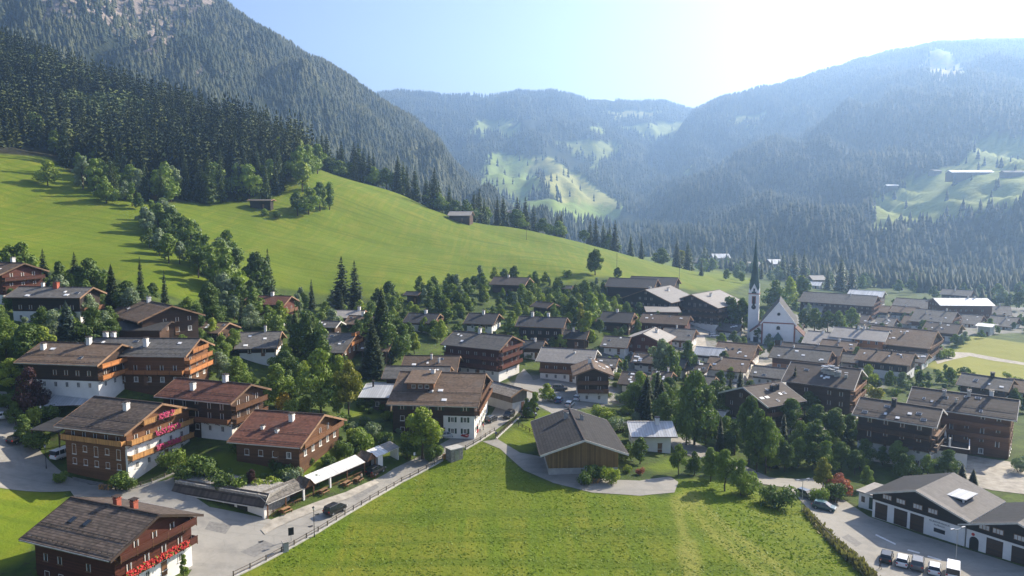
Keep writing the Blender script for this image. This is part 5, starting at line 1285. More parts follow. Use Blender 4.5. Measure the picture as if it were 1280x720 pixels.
def limbs(r, H, top, spread, n, rad):
    b = MB(); 
    p0 = Vector((0, 0, -.6)); segs = 4; q = p0
    for i in range(segs):
        z = -.6+(top+.6)*(i+1)/segs; nq = Vector((r.normal()*.07*z, r.normal()*.07*z, z))
        b.cyl(q, nq, rad*(1-.75*i/segs), rad*(1-.75*(i+1)/segs), 'bark', 7); q = nq
    for i in range(n):
        z = H*r.uniform(.22, .55); a = 6.283*(i+r.random()*.6)/n; L = spread*r.uniform(.55, .9)
        m = Vector((math.cos(a)*L*.5, math.sin(a)*L*.5, z+L*.35)); e = Vector((math.cos(a)*L, math.sin(a)*L, z+L*.62))
        b.cyl((0, 0, z), m, rad*.45, rad*.28, 'bark', 5); b.cyl(m, e, rad*.28, rad*.08, 'bark', 5)
    return b
def broadleaf(seed, n, size, wide=1., low=.06, clumps=26, conical=0.):
    r = np.random.default_rng(seed); H = 10.
    R = 3.7*wide; c = []; q = []
    for i in range(clumps):
        u = r.random(); z = low*H+1.2+(H*(1-low)-2.2)*u
        prof = math.sin(math.pi*min(1, .16+.84*u)**.8)**.7 if not conical else (1-u)**.8+.08
        a = r.uniform(0, 6.283); d = R*prof*r.uniform(.25, .82)
        rc = r.uniform(.85, 1.75)*(.6+.5*prof)*min(1.1, wide)
        c.append((math.cos(a)*d, math.sin(a)*d, z)); q.append(rc)
    c.append((0, 0, H*.62)); q.append(1.6*wide); c.append((.2, -.1, H-1.15)); q.append(1.1)
    V, Fc = leaves(np.array(c), np.array(q), n, size, r)
    return V, Fc, limbs(r, H, H*.75, R*.8, 6, .24)
def spruce(seed, whorls, per, sub, wide=1.):
    r = np.random.default_rng(seed); H = 20.; V = []; Q = []
    for i in range(whorls):
        u = (i+r.random()*.6)/whorls; z = 1.6+(H-1.9)*u
        L0 = 3.7*wide*(1-u)**.72+.2
        k = max(4, int(per*(1-.5*u)))
        for j in range(k):
            a = 6.283*(j+r.random()*.8)/k+i; L = L0*r.uniform(.7, 1.15); dz = -L*r.uniform(.12, .38)
            ca_, sa_ = math.cos(a), math.sin(a)
            for s in range(sub):
                f0 = s/sub*.75; f1 = min(1., f0+.45+.2*r.random()); w_ = (L*.40+.25)*(1.15 if sub == 1 else 1)*(1-.4*f0)*r.uniform(.7, 1.25); hg = r.uniform(.5, 1.1); off = r.normal()*L*.08
                x0, z0 = L*f0, z+dz*f0**1.4; x1, z1 = L*f1, z+dz*f1**1.4-.12*w_
                P_ = [(x0, off, z0+.04), ((x0+x1)*.5, off+w_*.5, (z0+z1)/2-hg*w_), (x1, off*.6, z1+.05), ((x0+x1)*.5, off-w_*.5, (z0+z1)/2-hg*w_)]
                b0 = len(V); V += [(x*ca_-y*sa_, x*sa_+y*ca_, zz) for x, y, zz in P_]; Q.append((b0, b0+1, b0+2, b0+3))
    for s in range(4):
        a = s*1.57; b0 = len(V); V += [(0, 0, H+.5), (.22*math.cos(a), .22*math.sin(a), H-.8), (0, 0, H-1.4), (-.05*math.cos(a), -.05*math.sin(a), H-.8)]; Q.append((b0, b0+1, b0+2, b0+3))
    b = MB(); b.cyl((0, 0, -.8), (0, 0, 9), .26, .16, 'bark', 6); b.cyl((0, 0, 9), (0, 0, 19.6), .16, .03, 'bark', 5)
    return np.array(V), np.array(Q), b
def bush(seed, n, size):
    r = np.random.default_rng(seed); c = []; q = []
    for i in range(8):
        a = r.uniform(0, 6.28); d = r.uniform(.1, .95); c.append((math.cos(a)*d, math.sin(a)*d, r.uniform(.5, 1.3))); q.append(r.uniform(.45, .75))
    V, Fc = leaves(np.array(c), np.array(q), n, size, r, .9)
    b = MB()
    for i in range(5):
        a = 1.256*i; b.cyl((math.cos(a)*.1, math.sin(a)*.1, -.3), (math.cos(a)*.6, math.sin(a)*.6, 1.1), .05, .015, 'bark', 5)
    return V, Fc, b
PRO = {}
def proto(kind, near):
    """(crown mesh, trunk mesh, merged mesh) lists"""
    key = (kind, near)
    if key not in PRO:
        out = []
        for s in range(5 if kind == 'B' else 4):
            if kind == 'B': V, Fc, tb = broadleaf(100+s, 4200 if near else 1500, .28 if near else .47, [1., 1.2, .85, 1.1, .95][s])
            elif kind == 'T': V, Fc, tb = broadleaf(130+s, 3000 if near else 1000, .28 if near else .5, .62, .03, 20)
            elif kind == 'S': V, Fc, tb = spruce(200+s, 42 if near else 26, 13 if near else 10, 4 if near else 2, [1., .85, 1.1, .95][s])
            else: V, Fc, tb = bush(300+s, 1100 if near else 420, .12 if near else .2)
            base = {'B': 'leaf_mid', 'T': 'leaf_mid', 'S': 'needle_dark', 'U': 'leaf_mid'}[kind]
            cm = mesh_np('crown', V, Fc, [base]); tm = tb.mesh('trunk')
            bm = bmesh.new(); bm.from_mesh(cm); n0 = len(bm.faces); bm.from_mesh(tm); mm = bpy.data.meshes.new('tree')
            bm.faces.ensure_lookup_table()
            for f in bm.faces[n0:]: f.material_index = 1
            bm.to_mesh(mm); bm.free(); mm.materials.append(M[base]); mm.materials.append(M['bark'])
            out.append((cm, tm, mm))
        PRO[key] = out
    return PRO[key]
TREES = []
COL = {'leaf_dark': 'dark green', 'leaf_mid': 'green', 'leaf_light': 'light green', 'leaf_yellow': 'yellow green', 'leaf_gold': 'golden', 'leaf_silver': 'grey green',
       'leaf_purple': 'purple leaved', 'leaf_rose': 'reddish', 'needle_dark': 'dark', 'needle_mid': 'green', 'needle_blue': 'blue grey'}
HB = {'B': 10., 'T': 10., 'S': 20., 'U': 2.}
RNG = random.Random(77)
def plant(x, y, z, H, kind, mat, wide=1., group=None, parts=True):
    px, py = project(x, y, z+H*.5)
    TREES.append(dict(o=None, x=x, y=y, z=z, H=H, kind=kind, mat=mat, wide=wide, px=float(px), py=float(py), group=group))
def grow(t):
    x, y, z, H, kind, mat = t['x'], t['y'], t['z'], t['H'], t['kind'], t['mat']
    near = math.hypot(x, y) < 240
    cm, tm, mm = proto(kind, near)[RNG.randrange(len(proto(kind, near)))]
    nm = {'B': 'broadleaf_tree', 'T': 'broadleaf_tree', 'S': 'spruce_tree', 'U': 'bush'}[kind]
    s = H/HB[kind]; sw = s*t['wide']*RNG.uniform(.92, 1.08); rz = RNG.uniform(0, 6.28)
    if near:
        o = empty(nm, (x, y, z), rz); o.scale = (sw, sw, s)
        c = link(bpy.data.objects.new('crown', cm), o); c.material_slots[0].link = 'OBJECT'; c.material_slots[0].material = M[mat]
        link(bpy.data.objects.new('trunk' if kind != 'U' else 'stem', tm), o)
    else:
        o = bpy.data.objects.new(nm, mm); o.location = (x, y, z); o.rotation_euler = (0, 0, rz); o.scale = (sw, sw, s); link(o)
        o.material_slots[0].link = 'OBJECT'; o.material_slots[0].material = M[mat]
    t['o'] = o
def grow_all():
    groups = [('BT', 292, 'distant_trees', 10.), ('U', 292, 'distant_shrubs', 2.)]
    drop = set()
    for kinds, lim, nm, hb in groups:
        br = sorted([t for t in TREES if t['kind'] in kinds], key=lambda t: -t['H']/t['y'])
        rest = br[lim:]; drop |= set(id(t) for t in rest)
        mats = sorted(set(t['mat'] for t in rest)); VV = []; QQ = []; MI = []; k = 0
        for t in rest:
            cm = proto(t['kind'], False)[RNG.randrange(4)][0]
            if 'a' not in PRO: PRO['a'] = {}
            if cm.name not in PRO['a']:
                v = np.empty(len(cm.vertices)*3, np.float32); cm.vertices.foreach_get('co', v); f = np.empty(len(cm.loops), np.int32); cm.loops.foreach_get('vertex_index', f)
                PRO['a'][cm.name] = (v.reshape(-1, 3), f.reshape(-1, 4))
            v, f = PRO['a'][cm.name]; s = t['H']/hb; a = RNG.uniform(0, 6.28); c_, s_ = math.cos(a)*s*t['wide'], math.sin(a)*s*t['wide']
            VV.append(np.stack([v[:, 0]*c_-v[:, 1]*s_+t['x'], v[:, 0]*s_+v[:, 1]*c_+t['y'], v[:, 2]*s+t['z']], 1)); QQ.append(f+k); k += len(v); MI.append(np.full(len(f), mats.index(t['mat'])))
        if VV: tag(link(bpy.data.objects.new(nm, mesh_np(nm, np.concatenate(VV), np.concatenate(QQ), mats, np.concatenate(MI)))), kind='stuff')
    TREES[:] = [t for t in TREES if id(t) not in drop]
    for t in TREES: grow(t)
def hit_house(x, y, pad=.8):
    for lx_, ly_, r_, _p in LM:
        if (lx_-x)**2+(ly_-y)**2 < (r_*pad)**2: return True
    return False
# trees read off the photograph: x, top, base, kind, foliage, width factor
LIST = """
15 446 486 B leaf_light 1.1|8 395 448 B leaf_mid 1.1|38 402 462 B leaf_dark 1.1|56 406 460 B leaf_light .9|86 376 446 S needle_blue 1.5|118 382 440 B leaf_dark 1|39 456 520 B leaf_purple .8|47 489 530 U leaf_light 1
56 312 362 S needle_dark 1.4|30 302 345 B leaf_mid 1|95 316 364 S needle_dark 1.5|112 322 366 B leaf_dark 1|141 331 386 S needle_dark 1.3|160 350 392 B leaf_dark 1|178 356 392 B leaf_dark 1|14 306 344 B leaf_mid 1.1|75 326 362 B leaf_dark .9
228 398 428 U leaf_light 1.2|246 400 430 U leaf_mid 1.2|266 396 432 B leaf_light .8|281 340 392 B leaf_silver 1|262 352 400 B leaf_dark 1|298 345 396 T leaf_dark 1|322 314 372 B leaf_dark .9|336 312 368 S needle_mid 1.3|275 438 478 B leaf_silver 1.1|296 444 484 B leaf_mid 1|262 420 470 T leaf_dark 1
428 322 392 S needle_dark 1.9|444 327 390 S needle_dark 1.8|478 360 448 S needle_mid 1.3|486 388 452 B leaf_dark 1|466 398 470 S needle_dark 1.5|500 396 450 B leaf_dark .8|384 386 462 B leaf_dark .9|370 386 452 S needle_mid 1.2|356 434 486 B leaf_dark 1|346 452 508 B leaf_mid .9|398 400 462 B leaf_dark .9
402 432 518 B leaf_mid .75|436 446 524 B leaf_yellow .72|424 440 516 B leaf_light .7|350 489 512 U leaf_gold 1|366 492 520 U leaf_mid 1|380 486 516 U leaf_light 1.1|418 514 538 U leaf_dark 1.2|450 528 560 U leaf_mid 1.2|468 518 548 U leaf_silver 1|482 534 556 U leaf_dark 1|440 532 556 U leaf_light 1
528 504 574 B leaf_light 1.15|510 540 574 U leaf_dark 1.2|548 552 570 U leaf_mid 1.2|540 558 576 U leaf_dark 1.2|684 478 502 B leaf_light 1.1|668 488 524 T leaf_mid 1|658 496 524 T leaf_dark .9
800 544 580 B leaf_dark 1.05|776 512 540 U leaf_silver 1.2|760 502 528 U leaf_light 1.3|748 502 522 U leaf_light 1.2|780 544 574 U leaf_mid 1.2|744 574 600 U leaf_dark 1.2|764 578 604 U leaf_light .9|728 586 606 U leaf_dark 1.2
848 552 594 B leaf_mid .8|868 562 594 B leaf_dark .8|906 558 614 B leaf_mid .9|926 570 620 B leaf_mid .75|888 556 602 B leaf_mid .9|932 582 618 U leaf_mid 1.1|972 596 634 U leaf_dark 1.3|960 604 630 U leaf_dark 1.1
1028 569 612 B leaf_yellow .95|1050 586 620 U leaf_rose 1|1042 600 628 U leaf_dark 1.3|1022 604 628 U leaf_mid 1|936 490 580 B leaf_dark .62|957 516 592 B leaf_mid .65|946 505 590 B leaf_dark .6|868 458 556 B leaf_dark .75|858 470 556 B leaf_mid .6|882 480 556 B leaf_dark .6
808 468 528 S needle_dark 1.5|826 474 530 S needle_dark 1.5|794 476 524 B leaf_dark .8|1045 507 552 B leaf_dark 1|1062 515 552 B leaf_dark .9|998 544 584 B leaf_mid 1|1016 550 588 B leaf_dark 1|980 548 590 B leaf_dark 1|1032 548 590 B leaf_mid 1
1084 454 486 B leaf_light .9|1078 470 496 U leaf_yellow 1.2|1096 476 500 U leaf_yellow 1.2|1112 462 486 B leaf_mid .9|1128 464 488 B leaf_silver 1|1186 458 484 B leaf_mid .9|1208 456 470 U leaf_dark 1.2|1184 430 447 U leaf_light 1.3|1178 436 449 U leaf_mid 1|1202 578 606 S needle_dark 1.5|1216 585 607 S needle_dark 1.6|1274 568 590 U leaf_silver 1.2|1150 462 484 B leaf_dark .9
912 366 416 T leaf_dark 1.3|926 372 418 B leaf_dark .8|938 384 416 T leaf_mid 1|986 344 384 B leaf_light .9|1002 340 380 B leaf_mid 1|970 350 388 B leaf_dark 1|992 308 352 S needle_mid 1.4|1004 312 354 S needle_mid 1.3|978 314 350 S needle_mid 1.3|1034 334 362 S needle_mid 1.4|1050 318 364 S needle_mid 1.3|1064 328 366 S needle_dark 1.5
1004 386 414 B leaf_dark 1|1018 384 416 B leaf_dark 1|1034 388 418 B leaf_dark 1|1048 388 418 B leaf_mid 1|1064 384 416 B leaf_mid 1|880 298 338 S needle_mid 1.4|930 308 342 S needle_dark 1.5|890 322 340 B leaf_mid 1|744 311 344 B leaf_dark 1.1|709 334 346 U leaf_mid 1|772 334 352 B leaf_dark 1
826 422 474 B leaf_silver .9|838 430 478 B leaf_mid .8|860 424 470 B leaf_dark .7|738 364 408 B leaf_mid 1|726 378 412 T leaf_yellow 1|734 388 434 T leaf_light 1|716 370 400 B leaf_dark 1|752 366 396 B leaf_mid 1|768 370 392 B leaf_light 1|804 372 388 U leaf_light 1.4|386 234 268 B leaf_mid 1.1|400 228 264 B leaf_dark .9|412 228 262 T leaf_mid .9|372 240 270 B leaf_dark 1|346 250 273 U leaf_dark 1.4|330 250 270 U leaf_mid 1.2
352 172 206 B leaf_light 1.1|372 164 206 B leaf_light 1.1|386 178 216 B leaf_mid 1.1|378 200 240 B leaf_light 1|338 196 238 B leaf_mid 1|44 138 178 B leaf_mid 1|104 190 236 T leaf_silver 1.2|118 186 240 T leaf_mid 1.2|206 200 254 B leaf_mid 1|60 200 232 B leaf_light 1|262 195 255 S needle_mid 1.5|148 585 612 U leaf_dark 1.3|160 594 612 U leaf_dark 1.2|232 576 600 U leaf_dark 1.5|250 568 598 U leaf_dark 1.4|262 572 600 U leaf_dark 1.3|282 586 616 U leaf_dark 1.2|315 584 616 B leaf_purple .9|330 594 618 U leaf_light 1.2|346 596 620 U leaf_mid 1.1|300 590 618 U leaf_mid 1.1|362 582 604 U leaf_silver 1.2|356 578 600 U leaf_dark 1.1|396 588 606 U leaf_dark 1.2|412 566 584 U leaf_dark 1.3|432 548 572 U leaf_dark 1.1|456 540 560 U leaf_mid 1.1|230 690 722 T leaf_mid .8|212 556 584 U leaf_mid 1.1
62 500 524 U leaf_dark 1.2|76 586 604 U leaf_mid 1|20 500 532 B leaf_dark .9|30 516 552 B leaf_dark 1|12 482 510 U leaf_dark 1.3|44 526 560 U leaf_dark 1.5|300 476 500 B leaf_mid .8|330 470 505 B leaf_mid .9|446 556 566 U leaf_dark 1"""
for ent in LIST.replace('\n', '|').split('|'):
    t = ent.split()
    if len(t) < 5: continue
    px, yt, yb = float(t[0]), float(t[1]), float(t[2])
    p = at(px, yb); H = (yb-yt)*math.hypot(p.y, 1)/F*1.02
    lim = {'U': 4.5, 'B': 19, 'T': 17, 'S': 30}[t[3]]
    plant(p.x, p.y, p.z, min(H, lim), t[3], t[4], float(t[5])*(1 if t[3] != 'U' else .85))
ROADPX = [[(225,735),(352,692),(452,634),(552,578),(622,542),(673,490),(655,462),(640,488),(613,520),(530,566),(432,616),(325,664)], [(-60,478),(8,490),(52,566),(112,604),(205,600),(276,588),(262,634),(340,650),(240,712),(120,660),(0,612)],
          [(603,552),(650,566),(716,590),(838,596),(843,616),(740,616)], [(832,545),(962,597),(1034,608),(1160,670),(1320,720),(1092,726),(1014,640)], [(1196,567),(1310,585),(1330,625),(1180,592)], [(640,505),(655,478),(748,480),(764,502),(690,517)], [(1166,462),(1190,444),(1215,422),(1300,432),(1300,474),(1200,468)], MEADOW[0]]
def region(poly, n, kinds, lo, hi, group, ymin=90, ymax=1100, sep=.55, wide=1.):
    """individual trees at random inside a photo outline"""
    xs = [q[0] for q in poly]; ys_ = [q[1] for q in poly]; done = 0; tries = 0
    while done < n and tries < n*60:
        tries += 1
        px = RNG.uniform(min(xs), max(xs)); py = RNG.uniform(min(ys_), max(ys_))
        if not in_poly(np.array([px]), np.array([py]), poly)[0]: continue
        p = at(px, py)
        if not (ymin < p.y < ymax): continue
        if hit_house(p.x, p.y) or any(in_poly(np.array([px]), np.array([py]), q)[0] for q in ROADPX): continue
        k, mt = RNG.choice(kinds); H = RNG.uniform(lo, hi)*(1 if k != 'S' else 1.35)*(.85 if group and 'garden' in group else 1)
        if k == 'U': H = min(4.2, H*.45)
        if any((t['x']-p.x)**2+(t['y']-p.y)**2 < (sep*.5*(H*.6+t['H']*.5))**2 for t in TREES[-400:]): continue
        plant(p.x, p.y, p.z, H, k, mt, wide, group); done += 1
DK = [('B', 'leaf_dark'), ('B', 'leaf_dark'), ('B', 'leaf_mid')]
MX = DK+[('B', 'leaf_mid'), ('B', 'leaf_light'), ('U', 'leaf_mid'), ('T', 'leaf_silver')]
region([(92,208),(130,215),(165,240),(215,285),(250,312),(292,332),(302,368),(268,372),(240,345),(205,330),(165,285),(120,243)], 48, DK+[('B', 'leaf_silver'), ('T', 'leaf_mid')], 8, 15, 'trees of the hedgerow climbing the meadow', sep=.4)
region([(60,185),(140,205),(200,235),(260,240),(262,256),(196,258),(128,246),(58,204)], 26, [('S', 'needle_dark'), ('S', 'needle_mid'), ('B', 'leaf_silver'), ('B', 'leaf_mid')], 13, 19, 'trees at the lower edge of the hillside forest', sep=.35)
region([(262,236),(330,232),(398,206),(402,218),(340,250),(262,256)], 22, [('S', 'needle_dark'), ('S', 'needle_mid'), ('S', 'needle_dark'), ('B', 'leaf_mid')], 16, 21, 'trees at the lower edge of the hillside forest', sep=.35)
region([(450,376),(480,372),(560,356),(600,351),(700,353),(745,358),(750,385),(720,396),(640,388),(560,388),(500,394),(455,400)], 66, MX, 5, 9.5, 'trees of the bush belt below the meadow', sep=.42)
region([(480,402),(560,410),(740,412),(740,440),(660,440),(640,470),(575,440),(480,450)], 18, MX, 5, 9, 'garden trees between the chalets')
region([(0,385),(130,420),(150,400),(300,400),(300,470),(260,470),(140,425),(60,428),(0,430)], 22, MX, 6, 10, 'garden trees on the left slope')
region([(0,345),(130,362),(165,385),(150,398),(20,395),(0,390)], 12, DK, 6, 10, 'garden trees on the left slope')
region([(240,345),(300,365),(480,395),(470,440),(360,420),(290,400)], 20, MX+[('S', 'needle_dark')], 7, 11, 'garden trees on the left slope')
region([(770,480),(850,500),(1010,520),(1060,560),(1060,592),(1000,592),(940,590),(840,548),(790,530)], 34, DK+[('S', 'needle_dark')], 6, 11, 'trees of the shady gully')
region([(1065,545),(1180,570),(1190,600),(1080,612),(1040,600)], 16, DK+[('U', 'leaf_dark')], 4, 7, 'trees of the shady gully')
region([(1060,455),(1200,462),(1200,480),(1280,500),(1280,520),(1180,500),(1070,500)], 14, MX, 3.5, 6, 'garden trees in the village')
region([(820,400),(900,405),(1000,400),(1160,390),(1280,395),(1280,420),(1200,418),(1150,450),(1060,470),(900,480),(800,470)], 34, MX, 4, 8, 'garden trees in the village')
region([(860,326),(990,335),(1100,350),(1285,372),(1285,392),(1100,366),(980,360),(870,345)], 44, [('B', 'leaf_silver'), ('B', 'leaf_mid'), ('B', 'leaf_dark'), ('S', 'needle_mid')], 9, 15, 'trees on the valley floor')
region([(900,340),(960,345),(960,360),(905,362)], 6, [('S', 'needle_dark'), ('B', 'leaf_mid')], 7, 10, 'small trees at the meadow foot')
for q in [(352,598),(372,590),(390,581),(408,573),(425,566),(440,559),(452,553),(335,604),(345,590),(365,580),(300,600),(282,600),(268,596)]:
    p = at(*q); plant(p.x, p.y, p.z, RNG.uniform(1.2, 2.6), 'U', RNG.choice(['leaf_dark', 'leaf_mid', 'leaf_light', 'leaf_mid']), 1.1, 'garden bushes')
UB = [('U', 'leaf_dark'), ('U', 'leaf_mid'), ('U', 'leaf_mid'), ('U', 'leaf_light'), ('U', 'leaf_silver')]
region([(0,470),(60,480),(100,520),(60,560),(0,480)], 8, UB, 4, 8, 'garden bushes', sep=.25)
region([(280,550),(330,590),(440,560),(500,545),(495,520),(430,520),(420,560),(300,575)], 22, UB, 3, 6.5, 'garden bushes', sep=.22)
region([(240,470),(330,470),(440,480),(500,520),(440,540),(340,500)], 26, UB+[('B', 'leaf_mid'), ('B', 'leaf_light')], 4, 8, 'garden bushes', sep=.25)
region([(280,420),(480,430),(500,470),(400,470),(300,450)], 37, UB+[('B', 'leaf_dark'), ('B', 'leaf_mid')], 5, 9, 'garden bushes', sep=.2)
region([(500,405),(760,400),(790,440),(700,440),(640,455),(560,430)], 80, UB+[('B', 'leaf_dark'), ('B', 'leaf_mid'), ('B', 'leaf_light')], 4, 8, 'garden bushes', sep=.2)
region([(740,440),(900,440),(900,540),(800,540),(760,500)], 64, UB+[('B', 'leaf_dark'), ('B', 'leaf_mid'), ('T', 'leaf_dark')], 4, 9, 'garden bushes', sep=.2)
region([(900,480),(1070,500),(1080,600),(960,592),(900,560)], 34, UB+[('B', 'leaf_dark'), ('B', 'leaf_mid')], 4, 9, 'garden bushes', sep=.2)
region([(1000,440),(1200,430),(1280,480),(1280,540),(1180,500),(1060,500)], 56, UB+[('B', 'leaf_mid'), ('B', 'leaf_dark')], 4, 7, 'garden bushes', sep=.2)
region([(860,385),(1290,380),(1290,425),(1160,440),(900,440)], 78, [('B', 'leaf_dark'), ('B', 'leaf_mid'), ('B', 'leaf_silver')], 4.5, 8.5, 'garden trees in the village', sep=.3)
region([(480,380),(760,362),(860,390),(820,420),(500,420)], 110, DK+[('B', 'leaf_light')], 4, 8, 'garden trees between the chalets', sep=.22)
region([(0,345),(250,370),(480,380),(480,420),(250,440),(0,440)], 46, DK+[('S', 'needle_dark'), ('B', 'leaf_silver')], 6, 11, 'garden trees on the left slope', sep=.32)
region([(740,575),(800,590),(845,600),(800,606),(745,604)], 8, UB+[('U', 'leaf_rose')], 2.5, 4.5, 'garden bushes', sep=.22)
# trees standing behind the crest of the meadow
def crest(px):
    ys_ = np.arange(380, 760, 4.); x = (px-640)/F*ys_; s = (T(x, ys_)-CAMZ)/ys_
    return ys_[int(np.argmax(s))]
for i in range(84):
    px = RNG.uniform(403, 600) if i < 44 else RNG.uniform(600, 895)
    y = crest(px)+RNG.uniform(2, 24) if px < 600 else crest(px)+RNG.uniform(2, 40)
    x = (px-640)/F*y; z = T1(x, y); k, mt = RNG.choice([('S', 'needle_dark'), ('S', 'needle_mid'), ('S', 'needle_dark'), ('B', 'leaf_mid'), ('B', 'leaf_dark')])
    if px > 840: mt = RNG.choice(['leaf_mid', 'leaf_yellow']) if k == 'B' else mt
    if hit_house(x, y): continue
    H = RNG.uniform(20, 31) if k == 'S' else RNG.uniform(12, 19)
    plant(x, y, z, H*(.85 if px > 600 else 1), k, mt, 1.35, 'trees behind the crest of the meadow')
for q in [(606, 267, 12, 'B', 'leaf_light'), (622, 270, 11, 'B', 'leaf_mid'), (600, 268, 13, 'B', 'leaf_dark'), (645, 282, 12, 'T', 'leaf_mid'), (652, 286, 10, 'B', 'leaf_mid')]:
    p = at(q[0], q[1]); plant(p.x, p.y, p.z, q[2], q[3], q[4], 1., 'trees behind the crest of the meadow')

grow_all()
# ------------------------------------------------------------------ hillside forest: one mass
Vs, Qs, _b = spruce(260, 15, 8, 1, 1.05); Vs = Vs/20.; 
Vl, Ql = leaves(np.array([(r_*math.cos(a), r_*math.sin(a), z) for r_, a, z in [(.12,0,.45),(.14,2,.55),(.13,4,.5),(.1,1,.75),(.08,5,.8),(0,0,.92),(.1,3,.35),(.12,5.3,.62)]]), np.array([.17,.17,.16,.14,.13,.1,.15,.15]), 130, .055, np.random.default_rng(4))
n = 15000
fy_ = rng.uniform(380, 900, n); fxp = rng.uniform(-150, 460, n); fx_ = (fxp-640)/F*fy_
fz_ = T(fx_, fy_); qx, qy = project(fx_, fy_, fz_)
FOR = [(-900,-400),(-900,170),(0,184),(62,188),(132,230),(198,245),(300,243),(398,206),(470,224),(420,100),(200,-300)]
ok = in_poly(qx, qy, FOR) & (rng.random(n) < .72*fy_/900)
P_ = np.stack([fx_, fy_, fz_-.5], 1)[ok]
ex = np.array([[t['x'], t['y']] for t in TREES if 300 < t['y'] < 700])
d2 = ((P_[:, None, :2]-ex[None])**2).sum(-1).min(1); P_ = P_[d2 > 16]
bl = (fbm(P_[:, 0], P_[:, 1], 70, 91, 3) > .34)
S_ = P_[~bl]; B_ = P_[bl]
h = rng.uniform(15, 37, len(S_)); tt = np.clip(rng.random(len(S_))**1.5*1.1+fbm(S_[:, 0], S_[:, 1], 50, 8)*.8, 0, 1)
tag(spread(Vs, Qs, S_, h, rng.uniform(.95, 1.7, len(S_)), tt, 'spruce_forest', 'wood_needles'), kind='stuff')
forestmat('wood_leaves', (.04, .065, .018), (.11, .14, .035))
h = rng.uniform(12, 19, len(B_))
tag(spread(Vl, Ql, B_, h, rng.uniform(1.1, 1.6, len(B_)), rng.random(len(B_)), 'deciduous_forest', 'wood_leaves'), kind='stuff')
print('forest', len(S_), len(B_), 'trees', len(TREES))
# ------------------------------------------------------------------ meadow grass near the viewer, as tufts
n = 30000
gx = rng.uniform(-60, 85, n*2); gy = rng.uniform(92, 185, n*2); gz = T(gx, gy); qx, qy = project(gx, gy, gz)
GP = [(318,722),(352,693),(400,666),(454,634),(504,605),(554,579),(602,553),(622,562),(655,592),(690,608),(740,619),(838,622),(850,604),(880,600),(930,608),(985,614),(1010,641),(1048,682),(1100,740),(1200,1000),(180,1000)]
ok = in_poly(qx, qy, GP) & (rng.random(n*2) < .75+.9*fbm(gx, gy, 7, 61, 3))
Pg = np.stack([gx, gy, gz], 1)[ok]; n = len(Pg)
a = rng.uniform(0, 3.14, n); hh = rng.uniform(.04, .12, n)*(1+.9*fbm(Pg[:, 0], Pg[:, 1], 14, 62, 3)); w_ = rng.uniform(.06, .2, n)
dx, dy = np.cos(a)*w_, np.sin(a)*w_; lx_, ly_ = rng.normal(size=n)*.16, rng.normal(size=n)*.16
V = np.stack([Pg+np.stack([-dx, -dy, -.02+0*a], 1), Pg+np.stack([dx, dy, -.02+0*a], 1), Pg+np.stack([dx*1.2+lx_, dy*1.2+ly_, hh], 1), Pg+np.stack([-dx*1.2+lx_, -dy*1.2+ly_, hh*.8], 1)], 1).reshape(-1, 3)
tag(link(bpy.data.objects.new('meadow_grass', mesh_np('meadow_grass', V, np.arange(n*4).reshape(-1, 4), ['grass_blade']))), kind='stuff')
# dry growth on the bank above the lower street
pl = [(1004,634),(1020,648),(1046,678),(1075,706),(1110,735),(1100,742),(1060,706),(1034,680),(1008,646)]
xs = rng.uniform(1000, 1112, 9000); ys2 = rng.uniform(630, 745, 9000); ok = in_poly(xs, ys2, pl); xs, ys2 = xs[ok][:2600], ys2[ok][:2600]
uu_ = np.array([uw(a, b_) for a, b_ in zip(xs, ys2)]); Yg = (5.0-CAMZ)/uu_[:, 1]; Xg = uu_[:, 0]*Yg; Zg = T(Xg, Yg)
Pg = np.stack([Xg, Yg, Zg], 1); n = len(Pg); a = rng.uniform(0, 3.14, n); hh = rng.uniform(.3, 1.3, n)*(.6+.9*(fbm(Xg, Yg, 4, 33)+.4)); w_ = rng.uniform(.1, .32, n)
dx, dy = np.cos(a)*w_, np.sin(a)*w_; lx_, ly_ = rng.normal(size=n)*.3, rng.normal(size=n)*.3
V = np.stack([Pg+np.stack([-dx, -dy, 0*a], 1), Pg+np.stack([dx, dy, 0*a], 1), Pg+np.stack([dx*.8+lx_, dy*.8+ly_, hh], 1), Pg+np.stack([-dx*.8+lx_, -dy*.8+ly_, hh*.8], 1)], 1).reshape(-1, 3)
tag(link(bpy.data.objects.new('bank_growth', mesh_np('bank_growth', V, np.arange(n*4).reshape(-1, 4), ['grass_dry']))), kind='stuff')
